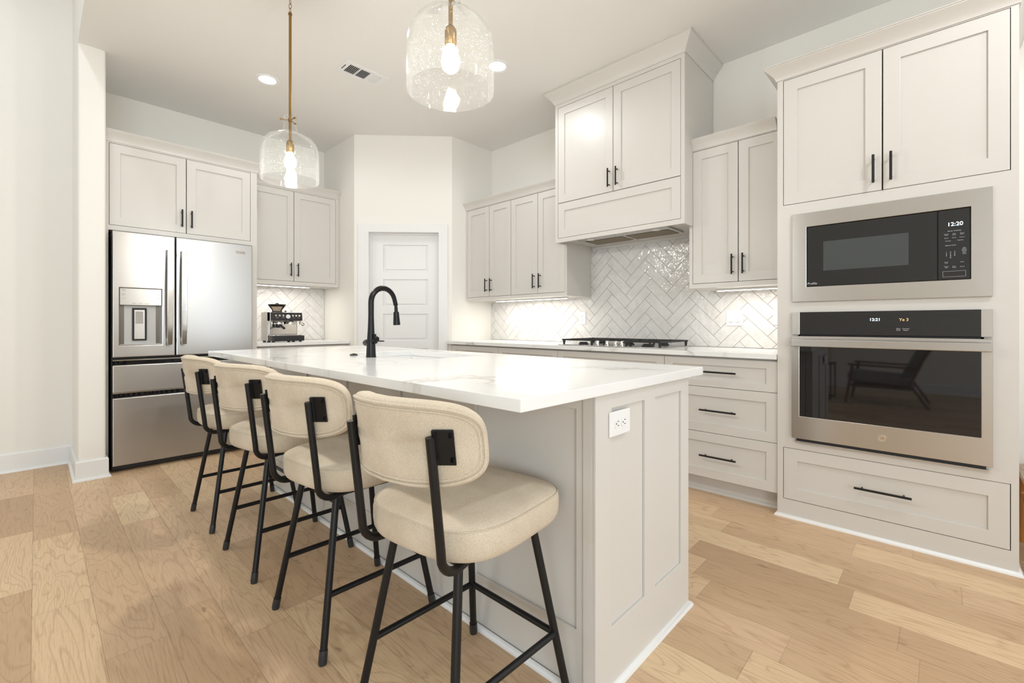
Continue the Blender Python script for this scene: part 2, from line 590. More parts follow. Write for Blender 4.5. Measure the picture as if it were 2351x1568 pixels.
def seeded_glass():
    t = NT('seeded_glass')
    t.t.nodes.remove(t.b)
    tr = t.n('BsdfTransparent', ins={'Color': (0.988, 0.992, 0.988, 1)})
    gl = t.n('BsdfGlossy', ins={'Color': (1, 1, 1, 1), 'Roughness': 0.03})
    tc = t.n('TexCoord')
    wn = t.n('TexNoise', ins={'Scale': 9.0, 'Detail': 1.0})
    t.l(tc.outputs['Object'], wn.inputs['Vector'])
    bp = t.n('Bump', ins={'Strength': 0.25, 'Distance': 0.02})
    t.l(wn.outputs[0], bp.inputs['Height'])
    t.l(bp.outputs[0], gl.inputs['Normal'])
    lw = t.n('LayerWeight', ins={'Blend': 0.10})
    f = t.math('MULTIPLY_ADD', lw.outputs['Fresnel'], 0.55, 0.01)
    mx = t.n('MixShader')
    t.l(f, mx.inputs[0]); t.l(tr.outputs[0], mx.inputs[1]); t.l(gl.outputs[0], mx.inputs[2])
    vo = t.n('TexVoronoi', feature='F1', ins={'Scale': 215.0, 'Randomness': 1.0})
    t.l(tc.outputs['Object'], vo.inputs['Vector'])
    vc = t.n('SeparateColor')
    t.l(vo.outputs['Color'], vc.inputs[0])
    rad = t.math('MULTIPLY', t.math('SUBTRACT', vc.outputs[0], 0.60), 0.65)
    seed = t.math('LESS_THAN', vo.outputs['Distance'], rad)
    df = t.n('BsdfTranslucent', ins={'Color': (0.95, 0.95, 0.93, 1)})
    d2 = t.n('BsdfDiffuse', ins={'Color': (0.95, 0.95, 0.93, 1)})
    dm = t.n('MixShader', ins={0: 0.5})
    t.l(df.outputs[0], dm.inputs[1]); t.l(d2.outputs[0], dm.inputs[2])
    m2 = t.n('MixShader')
    t.l(t.math('MULTIPLY_ADD', seed, 0.22, 0.007), m2.inputs[0])
    t.l(mx.outputs[0], m2.inputs[1]); t.l(dm.outputs[0], m2.inputs[2])
    t.l(m2.outputs[0], t.out.inputs[0])
    return t.m
M['seeded'] = seeded_glass()

def clear_glass(name='clear_glass', tint=(0.95, 0.97, 0.97, 1)):
    t = NT(name)
    t.t.nodes.remove(t.b)
    tr = t.n('BsdfTransparent', ins={'Color': tint})
    gl = t.n('BsdfGlossy', ins={'Roughness': 0.02})
    lw = t.n('LayerWeight', ins={'Blend': 0.2})
    mx = t.n('MixShader')
    t.l(lw.outputs['Fresnel'], mx.inputs[0]); t.l(tr.outputs[0], mx.inputs[1]); t.l(gl.outputs[0], mx.inputs[2])
    t.l(mx.outputs[0], t.out.inputs[0])
    return t.m
M['clear'] = clear_glass()

# ------------------------------------------------------------------ the room
XR, YB, ZC, ZG = 3.54, 5.085, 3.03, 4.2        # right wall, fridge wall, kitchen ceiling, great-room ceiling
XL, YN, XE = -3.9, -3.2, 0.20                  # great-room side wall, wall behind camera, ceiling edge
YG = 4.965                                     # great-room end wall
XA, YA, XD, YD = 2.2511, 4.3798, 2.9698, 3.6856  # pantry corner
T = 0.12
struct(MB().box(XL - T, XR + T, YN - T, YB + T, -0.1, 0.0).build('floor', M['floor']))
struct(MB().box(XE, XR + T, YN - T, YB + T, ZC, ZC + 0.1).build('ceiling', M['paint_ceiling']))
struct(MB().box(XL - T, XE, YN - T, YG + T, ZG, ZG + 0.1).build('ceiling_great_room', M['paint_ceiling']))
struct(MB().box(XR, XR + T, YN - T, YD, 0, ZC).build('wall_right', M['paint_wall']))
struct(MB().box(0.345, XA, YB, YB + T, 0, ZC).build('wall_back', M['paint_wall']))
struct(MB().box(XL - T, XE, YG, YG + T, 0, ZG).build('wall_left', M['paint_wall']))

struct(MB().box(XE, XE + 0.1, YN, YG, ZC + 0.1, ZG).build('wall_header', M['paint_wall']))
def prism(pts, z0, z1):
    mb, q = MB(), len(pts)
    mb.v = [Vector((x, y, z)) for z in (z0, z1) for x, y in pts]
    mb.f = [tuple(range(q)), tuple(range(q, 2 * q))] + [(i, (i + 1) % q, q + (i + 1) % q, q + i) for i in range(q)]
    return mb
struct(prism([(XA, YA), (XA + T, YA + .05), (XA + T, YB + T), (XA, YB + T)], 0, ZC).build('wall_pantry_side', M['paint_wall']))
struct(prism([(XD, YD), (XR + T, YD), (XR + T, YD + T), (XD + .05, YD + T)], 0, ZC).build('wall_pantry_end', M['paint_wall']))
dv = Vector((XD - XA, YD - YA, 0)); DL = dv.length; dv.normalize()
FD = Face((XA, YA, 0), dv, Vector((-dv.y, dv.x, 0)) * -1 if Vector((-dv.y, dv.x, 0)).dot(Vector((-1, -1, 0))) < 0 else Vector((-dv.y, dv.x, 0)))
D0, D1, DT = 0.150, 0.862, 2.03
mb = MB().rects(FD, 0, DL, 0, ZC, [(D0 - 0.0125, D1 + 0.0125, -1, DT + 0.0125)], -T, 0)
struct(mb.build('wall_pantry', M['paint_wall']))
# side walls of the great room with window openings
W1 = [(-2.7, -1.1, 0.5, 2.7), (2.4, 4.0, 0.5, 2.7)]
FL = Face((XL, 0, 0), (0, 1, 0), (1, 0, 0))
struct(MB().rects(FL, YN, YG, 0, ZG, W1, -T, 0).build('wall_side', M['paint_wall']))
W2 = [(-2.95, -0.55, 0.4, 2.5), (2.34, 2.72, 0.08, 2.5), (2.96, 3.20, 0.08, 2.5)]
FN = Face((0, YN, 0), (1, 0, 0), (0, 1, 0))
struct(MB().rects(FN, XL - T, XR + T, 0, ZG, W2, -T, 0).build('wall_front', M['paint_wall']))
k = 1
for F, ws in ((FL, W1), (FN, W2)):
    for (a, b, c, d) in ws:
        m_ = (a + b) / 2
        holes = [(a + .05, m_ - .025, c + .05, d - .05), (m_ + .025, b - .05, c + .05, d - .05)] if b - a > 1 else [(a + .03, b - .03, c + .05, d - .05)]
        fr = MB().rects(F, a, b, c, d, holes, -0.09, -0.04).build('window_%d' % k, M['paint_trim'], bevel=0.003)
        struct(fr)
        MB().fbox(F, a + .05, b - .05, c + .05, d - .05, -0.068, -0.062).build('pane', M['clear'], fr)
        k += 1

def rounded(x0, x1, y0, y1, r, n=5):
    out = []
    for cx_, cy_, a0 in ((x1 - r, y1 - r, 0), (x0 + r, y1 - r, 90), (x0 + r, y0 + r, 180), (x1 - r, y0 + r, 270)):
        for i in range(n + 1):
            a = math.radians(a0 + 90 * i / n)
            out.append((cx_ + r * math.cos(a), cy_ + r * math.sin(a)))
    return out
struct(prism(rounded(XE, 0.345, 4.327, YB + T, 0.018), 0, ZC).build('wall_stub', M['paint_wall'], smooth=True, angle=50))

# baseboards and shoe mouldings
BB = [(0, 0), (0.014, 0), (0.014, 0.128), (0.008, 0.138), (0, 0.138)]
SH = [(0, 0), (0.014, 0), (0.013, 0.007), (0.008, 0.014), (0, 0.017)]
SH2 = [(o + 0.014, z) for o, z in SH]
def base(name, path, side, shoe=True):
    o = struct(MB().sweep(path, BB, side).build(name, M['paint_trim'], smooth=True, angle=30))
    if shoe:
        MB().sweep(path, SH2, side).build('shoe_molding', M['paint_trim'], o, smooth=True)
    return o
base('baseboard_left', [(XL, YG), (XE, YG)], -1)
base('baseboard_stub', [(XE, YG - 0.03), (XE, 4.327), (0.345, 4.327), (0.345, 4.42)], -1)
base('baseboard_right', [(XR, -0.25), (XR, YN)], -1)
base('baseboard_side', [(XL, YN), (XL, YG)], -1)

# pantry door: casing, jamb, recessed five-panel slab
struct(MB().rects(FD, D0 - 0.108, D1 + 0.094, 0, DT + 0.085, [(D0, D1, -1, DT)], 0, 0.018).build('trim_1', M['paint_trim'], bevel=0.003))
struct(MB().rects(FD, D0 - 0.012, D1 + 0.012, 0, DT + 0.012, [(D0, D1, -1, DT)], -0.14, 0.001).build('trim_2', M['paint_trim'], bevel=0.0015))
FDS = FD.at(-0.085)
struct(MB().rects(FD, D0 - 0.001, D1 + 0.001, 0, DT + 0.001, [(D0 + 0.012, D1 - 0.012, -1, DT - 0.012)], -0.0845, -0.065).build('trim_3', M['paint_trim'], bevel=0.0015))
ops = []
zz = 1.915
for i in range(5):
    ops.append((D0 + 0.125, D1 - 0.125, zz - 0.275, zz))
    zz -= 0.362
dm = MB().rects(FDS, D0 + 0.003, D1 - 0.003, 0.008, DT - 0.004, ops, -0.012, 0)
dm.fbox(FDS, D0 + 0.003, D1 - 0.003, 0.008, DT - 0.004, -0.035, -0.012)
for a, b, c, d in ops:
    dm.poly(FDS, [(a + .018, c + .018), (b - .018, c + .018), (b - .018, d - .018), (a + .018, d - .018)], -0.012, -0.004)
door = struct(dm.build('door_1', M['paint_trim'], bevel=0.004))
kb = MB().lathe([(0.0, 0.058), (0.02, 0.055), (0.027, 0.04), (0.022, 0.026), (0.011, 0.02), (0.011, 0.005), (0.028, 0.004), (0.028, 0)], seg=20)
kp = FDS.pt(D0 + 0.055, 0.93, 0)
kb.xform(Matrix.Translation(kp) @ FDS.N.to_track_quat('Z', 'Y').to_matrix().to_4x4())
kb.build('door_handle', M['black'], door, smooth=True)

# ------------------------------------------------------------------ herringbone backsplashes
def clip(poly, u0, u1, v0, v1):
    for ax, lim, sg in ((0, u0, 1), (0, u1, -1), (1, v0, 1), (1, v1, -1)):
        out = []
        for i in range(len(poly)):
            a, b = poly[i - 1], poly[i]
            da, db = (a[ax] - lim) * sg, (b[ax] - lim) * sg
            if (da >= 0) != (db >= 0):
                t = da / (da - db)
                out.append((a[0] + (b[0] - a[0]) * t, a[1] + (b[1] - a[1]) * t))
            if db >= 0:
                out.append(b)
        poly = out
        if len(poly) < 3:
            return []
    return poly

def herringbone(F, rects_, uc, vc, w=0.0795, L=0.262, g=0.0022, name='tile_backsplash', label='', mirror=1):
    root = empty(name, F.pt((rects_[0][0] + rects_[0][1]) / 2, rects_[0][2], 0), label, 'backsplash')
    gb = MB()
    for r in rects_:
        gb.fbox(F, r[0], r[1], r[2], r[3], 0.001, 0.005)
    gb.build('grout_bed', M['grout'], root)
    tb = MB()
    c45 = math.sqrt(0.5)
    for a in range(-70, 70):
        for b in range(-25, 25):
            ox, oy = a * w + b * L, a * w - b * L
            for (x0, x1, y0, y1) in ((ox, ox + L, oy, oy + w), (ox + L, ox + L + w, oy + w - L, oy + w)):
                x0, x1, y0, y1 = x0 + g / 2, x1 - g / 2, y0 + g / 2, y1 - g / 2
                q = [(uc + mirror * (x - y) * c45, vc + (x + y) * c45) for x, y in ((x0, y0), (x1, y0), (x1, y1), (x0, y1))]
                for r in rects_:
                    p = clip(q, *r)
                    if len(p) >= 3:
                        n = len(tb.v); m = len(p)
                        cx_, cy_ = sum(i[0] for i in p) / m, sum(i[1] for i in p) / m
                        k_ = 0.0014
                        for lev, (w_, ins) in enumerate(((0.005, 0), (0.0085, 0), (0.0095, k_))):
                            for (u, v) in p:
                                d = math.hypot(u - cx_, v - cy_) or 1
                                tb.v.append(F.pt(u - (u - cx_) / d * ins, v - (v - cy_) / d * ins, w_))
                        for lev in range(2):
                            for i in range(m):
                                j = (i + 1) % m
                                tb.f.append((n + lev * m + i, n + lev * m + j, n + (lev + 1) * m + j, n + (lev + 1) * m + i))
                        tb.f.append(tuple(n + 2 * m + i for i in range(m)))
    tb.build('tiles', M['tile'], root)
    return root
FRW = XF(XR)
herringbone(FRW, [(0.684, 3.684, 0.916, 1.765)], 2.0, 1.0,
            label='white glazed herringbone tile backsplash on the wall behind the gas cooktop')
FBW = YF(YB)
herringbone(FBW, [(1.39, 2.249, 0.916, 1.478)], 1.9, 1.0, label='white herringbone tile backsplash behind the espresso machine')

# ------------------------------------------------------------------ cabinet helpers
def bar_handle(F, u, v, length, parent, vertical=True, r=0.0058, out=0.032):
    mb = MB()
    h = length / 2
    if vertical:
        mb.tube([F.pt(u, v - h, out), F.pt(u, v + h, out)], r, 10)
        for d in (-1, 1):
            mb.tube([F.pt(u, v + d * (h - 0.018), 0.0005), F.pt(u, v + d * (h - 0.018), out)], r * 0.75, 8)
    else:
        mb.tube([F.pt(u - h, v, out), F.pt(u + h, v, out)], r, 10)
        for d in (-1, 1):
            mb.tube([F.pt(u + d * (h - 0.03), v, 0.0005), F.pt(u + d * (h - 0.03), v, out)], r * 0.75, 8)
    return mb.build('handle', M['black'], parent, smooth=True)
def crown_prof(p, z0, z1):
    h = z1 - z0
    return [(0.0, z0), (0.006, z0), (0.008, z0 + h * 0.1), (p * 0.28, z0 + h * 0.32), (p * 0.62, z0 + h * 0.62), (p * 0.93, z0 + h * 0.86), (p * 0.93, z0 + h * 0.93), (p, z0 + h * 0.94), (p, z1), (0.0, z1)]
G = 0.0028  # reveal round inset doors
def carcass(mb, F, u0, u1, v0, v1, depth, t=0.018):
    mb.fbox(F, u0, u0 + t, v0, v1, -depth, -0.02)
    mb.fbox(F, u1 - t, u1, v0, v1, -depth, -0.02)
    mb.fbox(F, u0 + t, u1 - t, v0, v0 + t, -depth, -0.02)
    mb.fbox(F, u0 + t, u1 - t, v1 - t, v1, -depth, -0.02)
    mb.fbox(F, u0 + t, u1 - t, v0 + t, v1 - t, -depth, -depth + 0.006)

def inset_front(kind, F, parent, a, b, c, d, handle=None, rail=0.062):
    """door or drawer front in an opening a..b, c..d; handle=(u, v, length, vertical)"""
    o = MB().shaker(F, a + G, b - G, c + G, d - G, rail).build(kind, M['paint_cab'], parent, bevel=0.0012)
    if handle:
        u, v, ln, vert = handle
        lab(bar_handle(F, u, v, ln, o, vert), 'black bar handle')
    return o
def dark_back(F, parent, a, b, c, d):  # dark sheet behind the fronts so the reveals read as shaded
    MB().fbox(F, a - 0.004, b + 0.004, c - 0.004, d + 0.004, -0.05, -0.046).build('gap_shade_sheet', M['gap_shade'], parent)

# ------------------------------------------------------------------ tower with microwave and oven
XT = 2.912
FT = XF(XT)
t0, t1 = -0.240, 0.682
tower = empty('oven_cabinet', (XT + 0.3, 0.22, 0), 'tall greige built-in cabinet holding the microwave and the oven', 'cabinet')
A, B = -0.2163, 0.6535
mb = MB().rects(FT, t0, t1, 0.0, 2.475, [(A, B, 1.7547, 2.461), (A, B, 0.1018, 0.3919), (-0.135, 0.58, 1.235, 1.665), (-0.135, 0.58, 0.46, 1.135)], -0.02, 0)
dep = XR - XT - 0.006
mb.fbox(FT, t0, t0 + .018, 0, 2.475, -dep, -0.02).fbox(FT, t1 - .018, t1, 0, 2.475, -dep, -0.02).fbox(FT, t0 + .018, t1 - .018, 2.457, 2.475, -dep, -0.02)
for z in (0.40, 1.17, 1.72):
    mb.fbox(FT, t0 + .018, t1 - .018, z, z + .016, -dep, -0.02)
mb.build('body', M['paint_cab'], tower)
MB().sweep([(XR - 0.004, t1), (XT, t1), (XT, t0), (XR - 0.004, t0)], crown_prof(0.06, 2.466, 2.538), -1).build('crown_molding', M['paint_cab'], tower, smooth=True, angle=30)
MB().sweep([(XR - 0.1, t1), (XT, t1), (XT, t0), (XR - 0.1, t0)], SH, -1).build('shoe_molding', M['paint_trim'], tower, smooth=True)
mid = 0.217
inset_front('door', FT, tower, mid - 0.0, B, 1.7547, 2.461, (0.251, 1.863, 0.14, True), 0.066)
inset_front('door', FT, tower, A, mid, 1.7547, 2.461, (0.183, 1.863, 0.14, True), 0.066)
inset_front('drawer', FT, tower, A, B, 0.1018, 0.3919, (0.217, 0.249, 0.222, False), 0.066)
dark_back(FT, tower, A, B, 1.7547, 2.461)
dark_back(FT, tower, A, B, 0.1018, 0.3919)

# microwave
o0, o1 = -0.1614, 0.6064
mw = empty('microwave', (XT + 0.1, 0.22, 1.2085), 'built-in stainless microwave with dark glass, above the oven', 'microwave')
g0, g1, gz0, gz1, gs = -0.094, 0.538, 1.289, 1.616, 0.015
MB().rects(FT, o0, o1, 1.2085, 1.6935, [(g0, g1, gz0, gz1)], 0.001, 0.014).build('trim_frame', M['steel'], mw, bevel=0.002, uv=True)
mb = MB().fbox(FT, g0 - 0.02, g1 + 0.02, 1.245, 1.655, -0.36, -0.003)
mb.build('body', M['plastic_black'], mw)
md = MB().fbox(FT, gs + 0.002, g1 - 0.002, gz0 + .002, gz1 - .002, -0.002, 0.010).build('door', M['glass_black'], mw, bevel=0.002)
MB().fbox(FT, 0.118, 0.462, 1.372, 1.528, 0.0101, 0.0106).build('window', simple('tinted_window', (0.055, 0.062, 0.062, 1), 0.12), md)
text('lettering', 'Profile', FT, 0.512, 1.306, 0.0104, 0.017, M['text_glow'], md)
cp = MB().fbox(FT, g0 + 0.003, gs - 0.001, gz0 + .002, gz1 - .002, -0.002, 0.010).build('control_panel', M['glass_black'], mw, bevel=0.002)
uc = (g0 + gs) / 2
text('clock', '12:20', FT, uc - .003, 1.545, 0.0104, 0.024, M['digit_white'], cp)
for (u, v, s_, sz) in ((uc, 1.515, 'Sensor Cooking', .0068), (uc + .026, 1.499, 'Healthy\nMenu', .005), (uc, 1.499, 'Melt/\nSoften', .005), (uc - .026, 1.499, 'Reheat\nSteam', .005),
                       (uc + .026, 1.483, 'Reheat', .005), (uc, 1.483, 'Potato', .005), (uc - .026, 1.483, 'Popcorn', .005), (uc + .02, 1.470, 'Beverage', .005), (uc - .02, 1.470, 'Vegetable', .005),
                       (uc + .012, 1.449, 'Express Cook', .0062), (uc + .012, 1.405, '1    2    3\n4    5    6\n7    8    9\n0', .0085),
                       (uc - .033, 1.42, 'Add\n30 Sec\nDefrost\nCook\nTime\nTimer', .0055), (uc + .026, 1.37, 'Power\nLevel', .005), (uc - .026, 1.37, 'Clock', .005),
                       (uc + .026, 1.349, 'Cancel\nOff', .0055), (uc, 1.349, 'Start\nPause', .0055), (uc - .026, 1.349, 'Sound', .0055)):
    text('lettering', s_, FT, u, v, 0.0104, sz, M['text_glow'], cp)
MB().rects(FT, uc - .038, uc + .038, 1.304, 1.330, [(uc - .0372, uc + .0372, 1.3048, 1.3292)], 0.0099, 0.0106).build('button', M['text_glow'], cp)

# oven
ov = empty('wall_oven', (XT + 0.1, 0.22, 0.435), 'built-in stainless single oven with dark glass door, under the microwave', 'oven')
MB().fbox(FT, -0.125, 0.57, 0.47, 1.125, -0.5, -0.003).build('body', M['plastic_black'], ov)
cpn = MB().fbox(FT, -0.125, 0.569, 1.028, 1.1514, -0.002, 0.020).build('control_panel', M['glass_black'], ov, bevel=0.002)
for a, b in ((0.569, o1), (o0, -0.125)):
    MB().fbox(FT, a, b, 1.028, 1.1514, 0.001, 0.020).build('end_cap', M['steel'], ov, bevel=0.0015, uv=True)
text('clock', '12:21', FT, 0.245, 1.108, 0.0204, 0.020, M['digit_white'], cpn)
text('indicator', 'Ye 3', FT, 0.135, 1.107, 0.0204, 0.019, M['digit_amber'], cpn)
for u, v, s_ in ((0.155, 1.060, 'Bake\nBroil'), (0.128, 1.060, 'Convect\nRoast')):
    text('lettering', s_, FT, u, v, 0.0204, 0.0075, M['text_glow'], cpn)
dr = MB().rects(FT, o0, o1, 0.457, 1.020, [(-0.125, 0.569, 0.581, 0.962)], 0.001, 0.026).build('door', M['steel'], ov, bevel=0.002, uv=True)
lab(MB().fbox(FT, -0.127, 0.571, 0.579, 0.964, 0.004, 0.0235).build('window', M['glass_black'], dr, bevel=0.001), 'dark glass oven window')
hb = MB().fbox(FT, o0 + 0.003, o1 - 0.003, 0.964, 1.004, 0.050, 0.066)
for u in (o0 + 0.02, o1 - 0.045):
    hb.fbox(FT, u, u + 0.025, 0.972, 0.998, 0.025, 0.051)
hb.build('handle', M['steel_light'], dr, bevel=0.004, uv=True)
bd = MB().lathe([(0.0, 0.0285), (0.0135, 0.0285), (0.0145, 0.030), (0.0165, 0.030), (0.017, 0.026), (0.0, 0.026)], seg=28)
bd.xform(Matrix.Translation(FT.pt(0.217, 0.521, 0)) @ FT.N.to_track_quat('Z', 'Y').to_matrix().to_4x4())
bdo = bd.build('badge', M['chrome'], dr, smooth=True)
text('lettering', 'GE', FT, 0.217, 0.521, 0.0288, 0.015, M['text_dark'], dr)
vt = MB().fbox(FT, o0 + 0.012, o1 - 0.012, 0.434, 0.441, 0.001, 0.018)
vt.build('vent_trim', M['steel'], ov, bevel=0.001, uv=True)
MB().fbox(FT, o0 + 0.02, o1 - 0.02, 0.441, 0.4565, 0.001, 0.010).build('vent_slot', M['slot'], ov)

# ------------------------------------------------------------------ upper cabinets on the right wall
XU = 3.158
FU = XF(XU)
depU = XR - XU - 0.011
def upper(label, u0, u1, opening, doors, v0=1.334, v1=2.298, F=FU, dep=depU, crown=(0.046, 2.290, 2.358), cpath=None, handles=(), cat_name='wall_cabinet', cside=-1):
    r = empty(cat_name, F.pt((u0 + u1) / 2, v0, -dep / 2), label, 'cabinet', 'upper wall cabinets')
    mb = MB().rects(F, u0, u1, v0, v1, [opening], -0.02, 0)
    carcass(mb, F, u0, u1, v0, v1, dep)
    mb.build('body', M['paint_cab'], r)
    a, b, c, d = opening
    dark_back(F, r, a, b, c, d)
    for (x0, x1), hu in zip(doors, handles):
        inset_front('door', F, r, x0, x1, c, d, (hu, c + 0.115, 0.132, True), 0.060)
    MB().sweep(cpath, crown_prof(*crown), cside).build('crown_molding', M['paint_cab'], r, smooth=True, angle=30)
    return r
C1, C2 = 1.364, 2.285
upper('greige two-door wall cabinet in the corner against the pantry wall', 3.0215, 3.684, (3.0215 + 0.0005, 3.662, C1, C2), [(3.326, 3.662), (3.022, 3.326)],
      cpath=[(XU, 3.684), (XU, 3.0215)], handles=(3.357, 3.288), cside=-1)
upper('greige wall cabinet touching the left side of the range hood', 2.352, 3.0205, (2.373, 3.020, C1, C2), [(2.684, 3.020), (2.373, 2.684)],
      cpath=[(XU, 3.0205), (XU, 2.372)], handles=(2.720, 2.647), cside=-1)
upper('greige wall cabinet between the range hood and the oven tower', 0.684, 1.288, (0.700, 1.265, C1, C2), [(0.967, 1.265), (0.700, 0.967)],
      cpath=[(XU, 1.262), (XU, 0.742)], handles=(0.999, 0.933), cside=-1)

# ------------------------------------------------------------------ hood cabinet
XH = 3.02
FH = XF(XH)
h0, h1 = 1.263, 2.370
hood = empty('range_hood', (XH + 0.25, 1.82, 1.769), 'tall greige range hood cabinet over the cooktop with crown reaching the ceiling', 'range hood')
ho, hp = 1.290, 2.342
mb = MB().rects(FH, h0, h1, 1.769, ZC - 0.002, [(ho, hp, 2.096, 2.897), (ho, hp, 1.803, 2.096 - 0.0005)], -0.02, 0)
depH = XR - XH - 0.012
for a, b in ((h0, h0 + .018), (h1 - .018, h1)):
    mb.fbox(FH, a, b, 1.769, ZC - 0.002, -(XU - XH) + .001, -0.02).fbox(FH, a, b, 2.362, ZC - 0.002, -depH, -(XU - XH) + .001)
mb.rects(FH, 1.2895, 2.3505, 1.79, 1.80, [], -depH, -0.02)
mb.build('body', M['paint_cab'], hood)
dark_back(FH, hood, ho, hp, 1.803, 2.897)
hm = 1.815
inset_front('door', FH, hood, hm, hp, 2.096, 2.897, (1.845, 2.200, 0.14, True), 0.064)
inset_front('door', FH, hood, ho, hm, 2.096, 2.897, (1.776, 2.200, 0.14, True), 0.064)
inset_front('panel', FH, hood, ho, hp, 1.803, 2.096, None, 0.064)
MB().sweep([(XR - 0.004, h1), (XH, h1), (XH, h0), (XR - 0.004, h0)], crown_prof(0.076, 2.925, ZC - 0.001), -1).build('crown_molding', M['paint_cab'], hood, smooth=True, angle=30)
# vent insert under the hood
vi = empty('hood_insert', (XH + 0.24, 1.82, 1.772), 'stainless vent insert with two filters set under the hood', 'vent')
vx0, vx1, vy0, vy1, vz = XH + 0.07, XH + 0.36, 1.42, 2.20, 1.789
mb = MB().box(vx0, vx1, vy0, vy1, vz - 0.012, vz)
mb.build('frame', M['steel'], vi, bevel=0.002, uv=True)
for a, b in ((vy0 + .03, 1.80), (1.83, vy1 - .03)):
    MB().box(vx0 + 0.085, vx1 - 0.015, a, b, vz - 0.0145, vz - 0.0122).build('filter', M['filter'], vi, bevel=0.001)
for y in (1.52, 2.09):
    MB().lathe([(0.0, 0.0), (0.028, 0.0), (0.032, 0.003), (0.032, 0.0035)], (vx0 + 0.042, y, vz - 0.0158), 20).build('lamp', M['plastic_white'], vi, smooth=True)
for i in range(5):
    MB().lathe([(0, 0), (0.006, 0), (0.006, 0.003), (0, 0.003)], (vx0 + 0.042, 1.72 + i * 0.035, vz - 0.0152), 10).build('button', M['chrome'], vi)

# ------------------------------------------------------------------ base cabinets and counter on the right wall
XB = 2.926
FBc = XF(XB)
bases = [(0.684, 1.364, 'drawers', 'greige three-drawer base cabinet beside the oven tower'),
         (1.364, 2.274, 'false', 'greige wide base cabinet directly under the gas cooktop'),
         (2.274, 2.966, 'drawers', 'greige base cabinet left of the one under the cooktop, second from the pantry'),
         (2.966, 3.637, 'drawers', 'greige base cabinet at the end of the counter by the pantry door')]
for u0, u1, kind, label in bases:
    r = empty('base_cabinet', (XB + 0.3, (u0 + u1) / 2, 0), label, 'cabinet', 'base cabinets')
    mb = MB()
    mb.fbox(FBc, u0 + .001, u1 - .001, 0.108, 0.882, -0.6, -0.023)
    mb.fbox(FBc, u0 + .001, u1 - .001, 0.0, 0.108, -0.6, -0.085)
    if u1 > 3.6:
        mb.fbox(FBc, u1, 3.682, 0.0, 0.882, -0.6, -0.03)
    mb.build('body', M['paint_cab'], r)
    MB().sweep([(XB + 0.085, u1 - .001), (XB + 0.085, u0 + .001)], SH, -1).build('shoe_molding', M['paint_cab'], r, smooth=True)
    um = (u0 + u1) / 2
    rows = [(0.689, 0.872), (0.4005, 0.689), (0.114, 0.4005)] if kind == 'drawers' else [(0.689, 0.872)]
    for (c, d) in rows:
        nm = 'drawer' if kind == 'drawers' else 'panel'
        o = MB().shaker(FBc, u0 + .0015, u1 - .0015, c + .0015, d - .0015, 0.058, rail_v=0.045 if d > 0.8 else 0.058).build(nm, M['paint_cab'], r, bevel=0.0012)
        if kind == 'drawers':
            bar_handle(FBc, um - 0.014, (c + d) / 2 + (0.006 if d > .8 else 0.0), 0.217, o, False)
    if kind != 'drawers':
        for a, b, hu in ((u0, um, um - 0.04), (um, u1, um + 0.04)):
            o = MB().shaker(FBc, a + .0015, b - .0015, 0.1155, 0.6875, 0.058).build('door', M['paint_cab'], r, bevel=0.0012)
            bar_handle(FBc, hu, 0.58, 0.132, o, True)
ct = MB().box(2.896, XR - 0.001, 0.684, 3.684, 0.8835, 0.914).build('countertop', M['quartz'], bevel=0.002)
tag(ct, 'white veined countertop running along the right wall under the cooktop', 'countertop')

# ------------------------------------------------------------------ gas cooktop
ck = empty('gas_cooktop', (3.23, 1.86, 0.914), 'stainless gas cooktop with black grates set in the right counter', 'cooktop')
cx0, cx1, cy0, cy1 = 2.972, 3.49, 1.405, 2.305
MB().box(cx0, cx1, cy0, cy1, 0.9142, 0.9205).build('body', M['steel'], ck, bevel=0.003, uv=True)
def grate(y0, y1, x0=cx0 + 0.03, x1=cx1 - 0.02):
    mb = MB()
    zt, zb = 0.964, 0.952
    for y in (y0, y1 - 0.012):
        mb.box(x0, x1, y, y + 0.012, zb, zt)
    for x in (x0, x1 - 0.012):
        mb.box(x, x + 0.012, y0 + .012, y1 - .012, zb, zt)
    xm = (x0 + x1) / 2
    mb.box(xm - .006, xm + .006, y0 + .012, y1 - .012, zb, zt)
    ym = (y0 + y1) / 2
    for xa, xb in ((x0 + .012, x0 + .09), (xm - .09, xm - .006), (xm + .006, xm + .09), (x1 - .09, x1 - .012)):
        mb.box(xa, xb, ym - .006, ym + .006, zb, zt)
    for x in (x0 + 0.003, x1 - 0.021):
        for y in (y0 + .003, y1 - .021):
            mb.hexa([(x + .003, y + .003, .9206), (x + .015, y + .003, .9206), (x + .015, y + .015, .9206), (x + .003, y + .015, .9206), (x, y, zb), (x + .018, y, zb), (x + .018, y + .018, zb), (x, y + .018, zb)])
    return mb
for y0, y1 in ((1.425, 1.712), (1.99, 2.285)):
    grate(y0, y1).build('grate', M['iron'], ck, bevel=0.002)
grate(1.722, 1.98, 3.13, cx1 - 0.02).build('grate', M['iron'], ck, bevel=0.002)
for x, y, r in ((3.10, 1.57, .045), (3.36, 1.57, .04), (3.30, 1.85, .055), (3.10, 2.14, .04), (3.36, 2.14, .045)):
    MB().lathe([(r, 0), (r, .008), (r * .8, .012), (r * .8, .02), (0, .021)], (x, y, .9206), 24).build('burner', M['iron'], ck, smooth=True)
for x, y in ((3.015, 1.95), (3.035, 1.875), (3.035, 1.80), (3.015, 1.735), (3.075, 1.765)):
    MB().lathe([(0.02, 0), (0.02, .008), (.015, .011), (.0145, .032), (.013, .036), (0, .037)], (x, y, .9206), 20).build('knob', M['chrome'], ck, smooth=True)

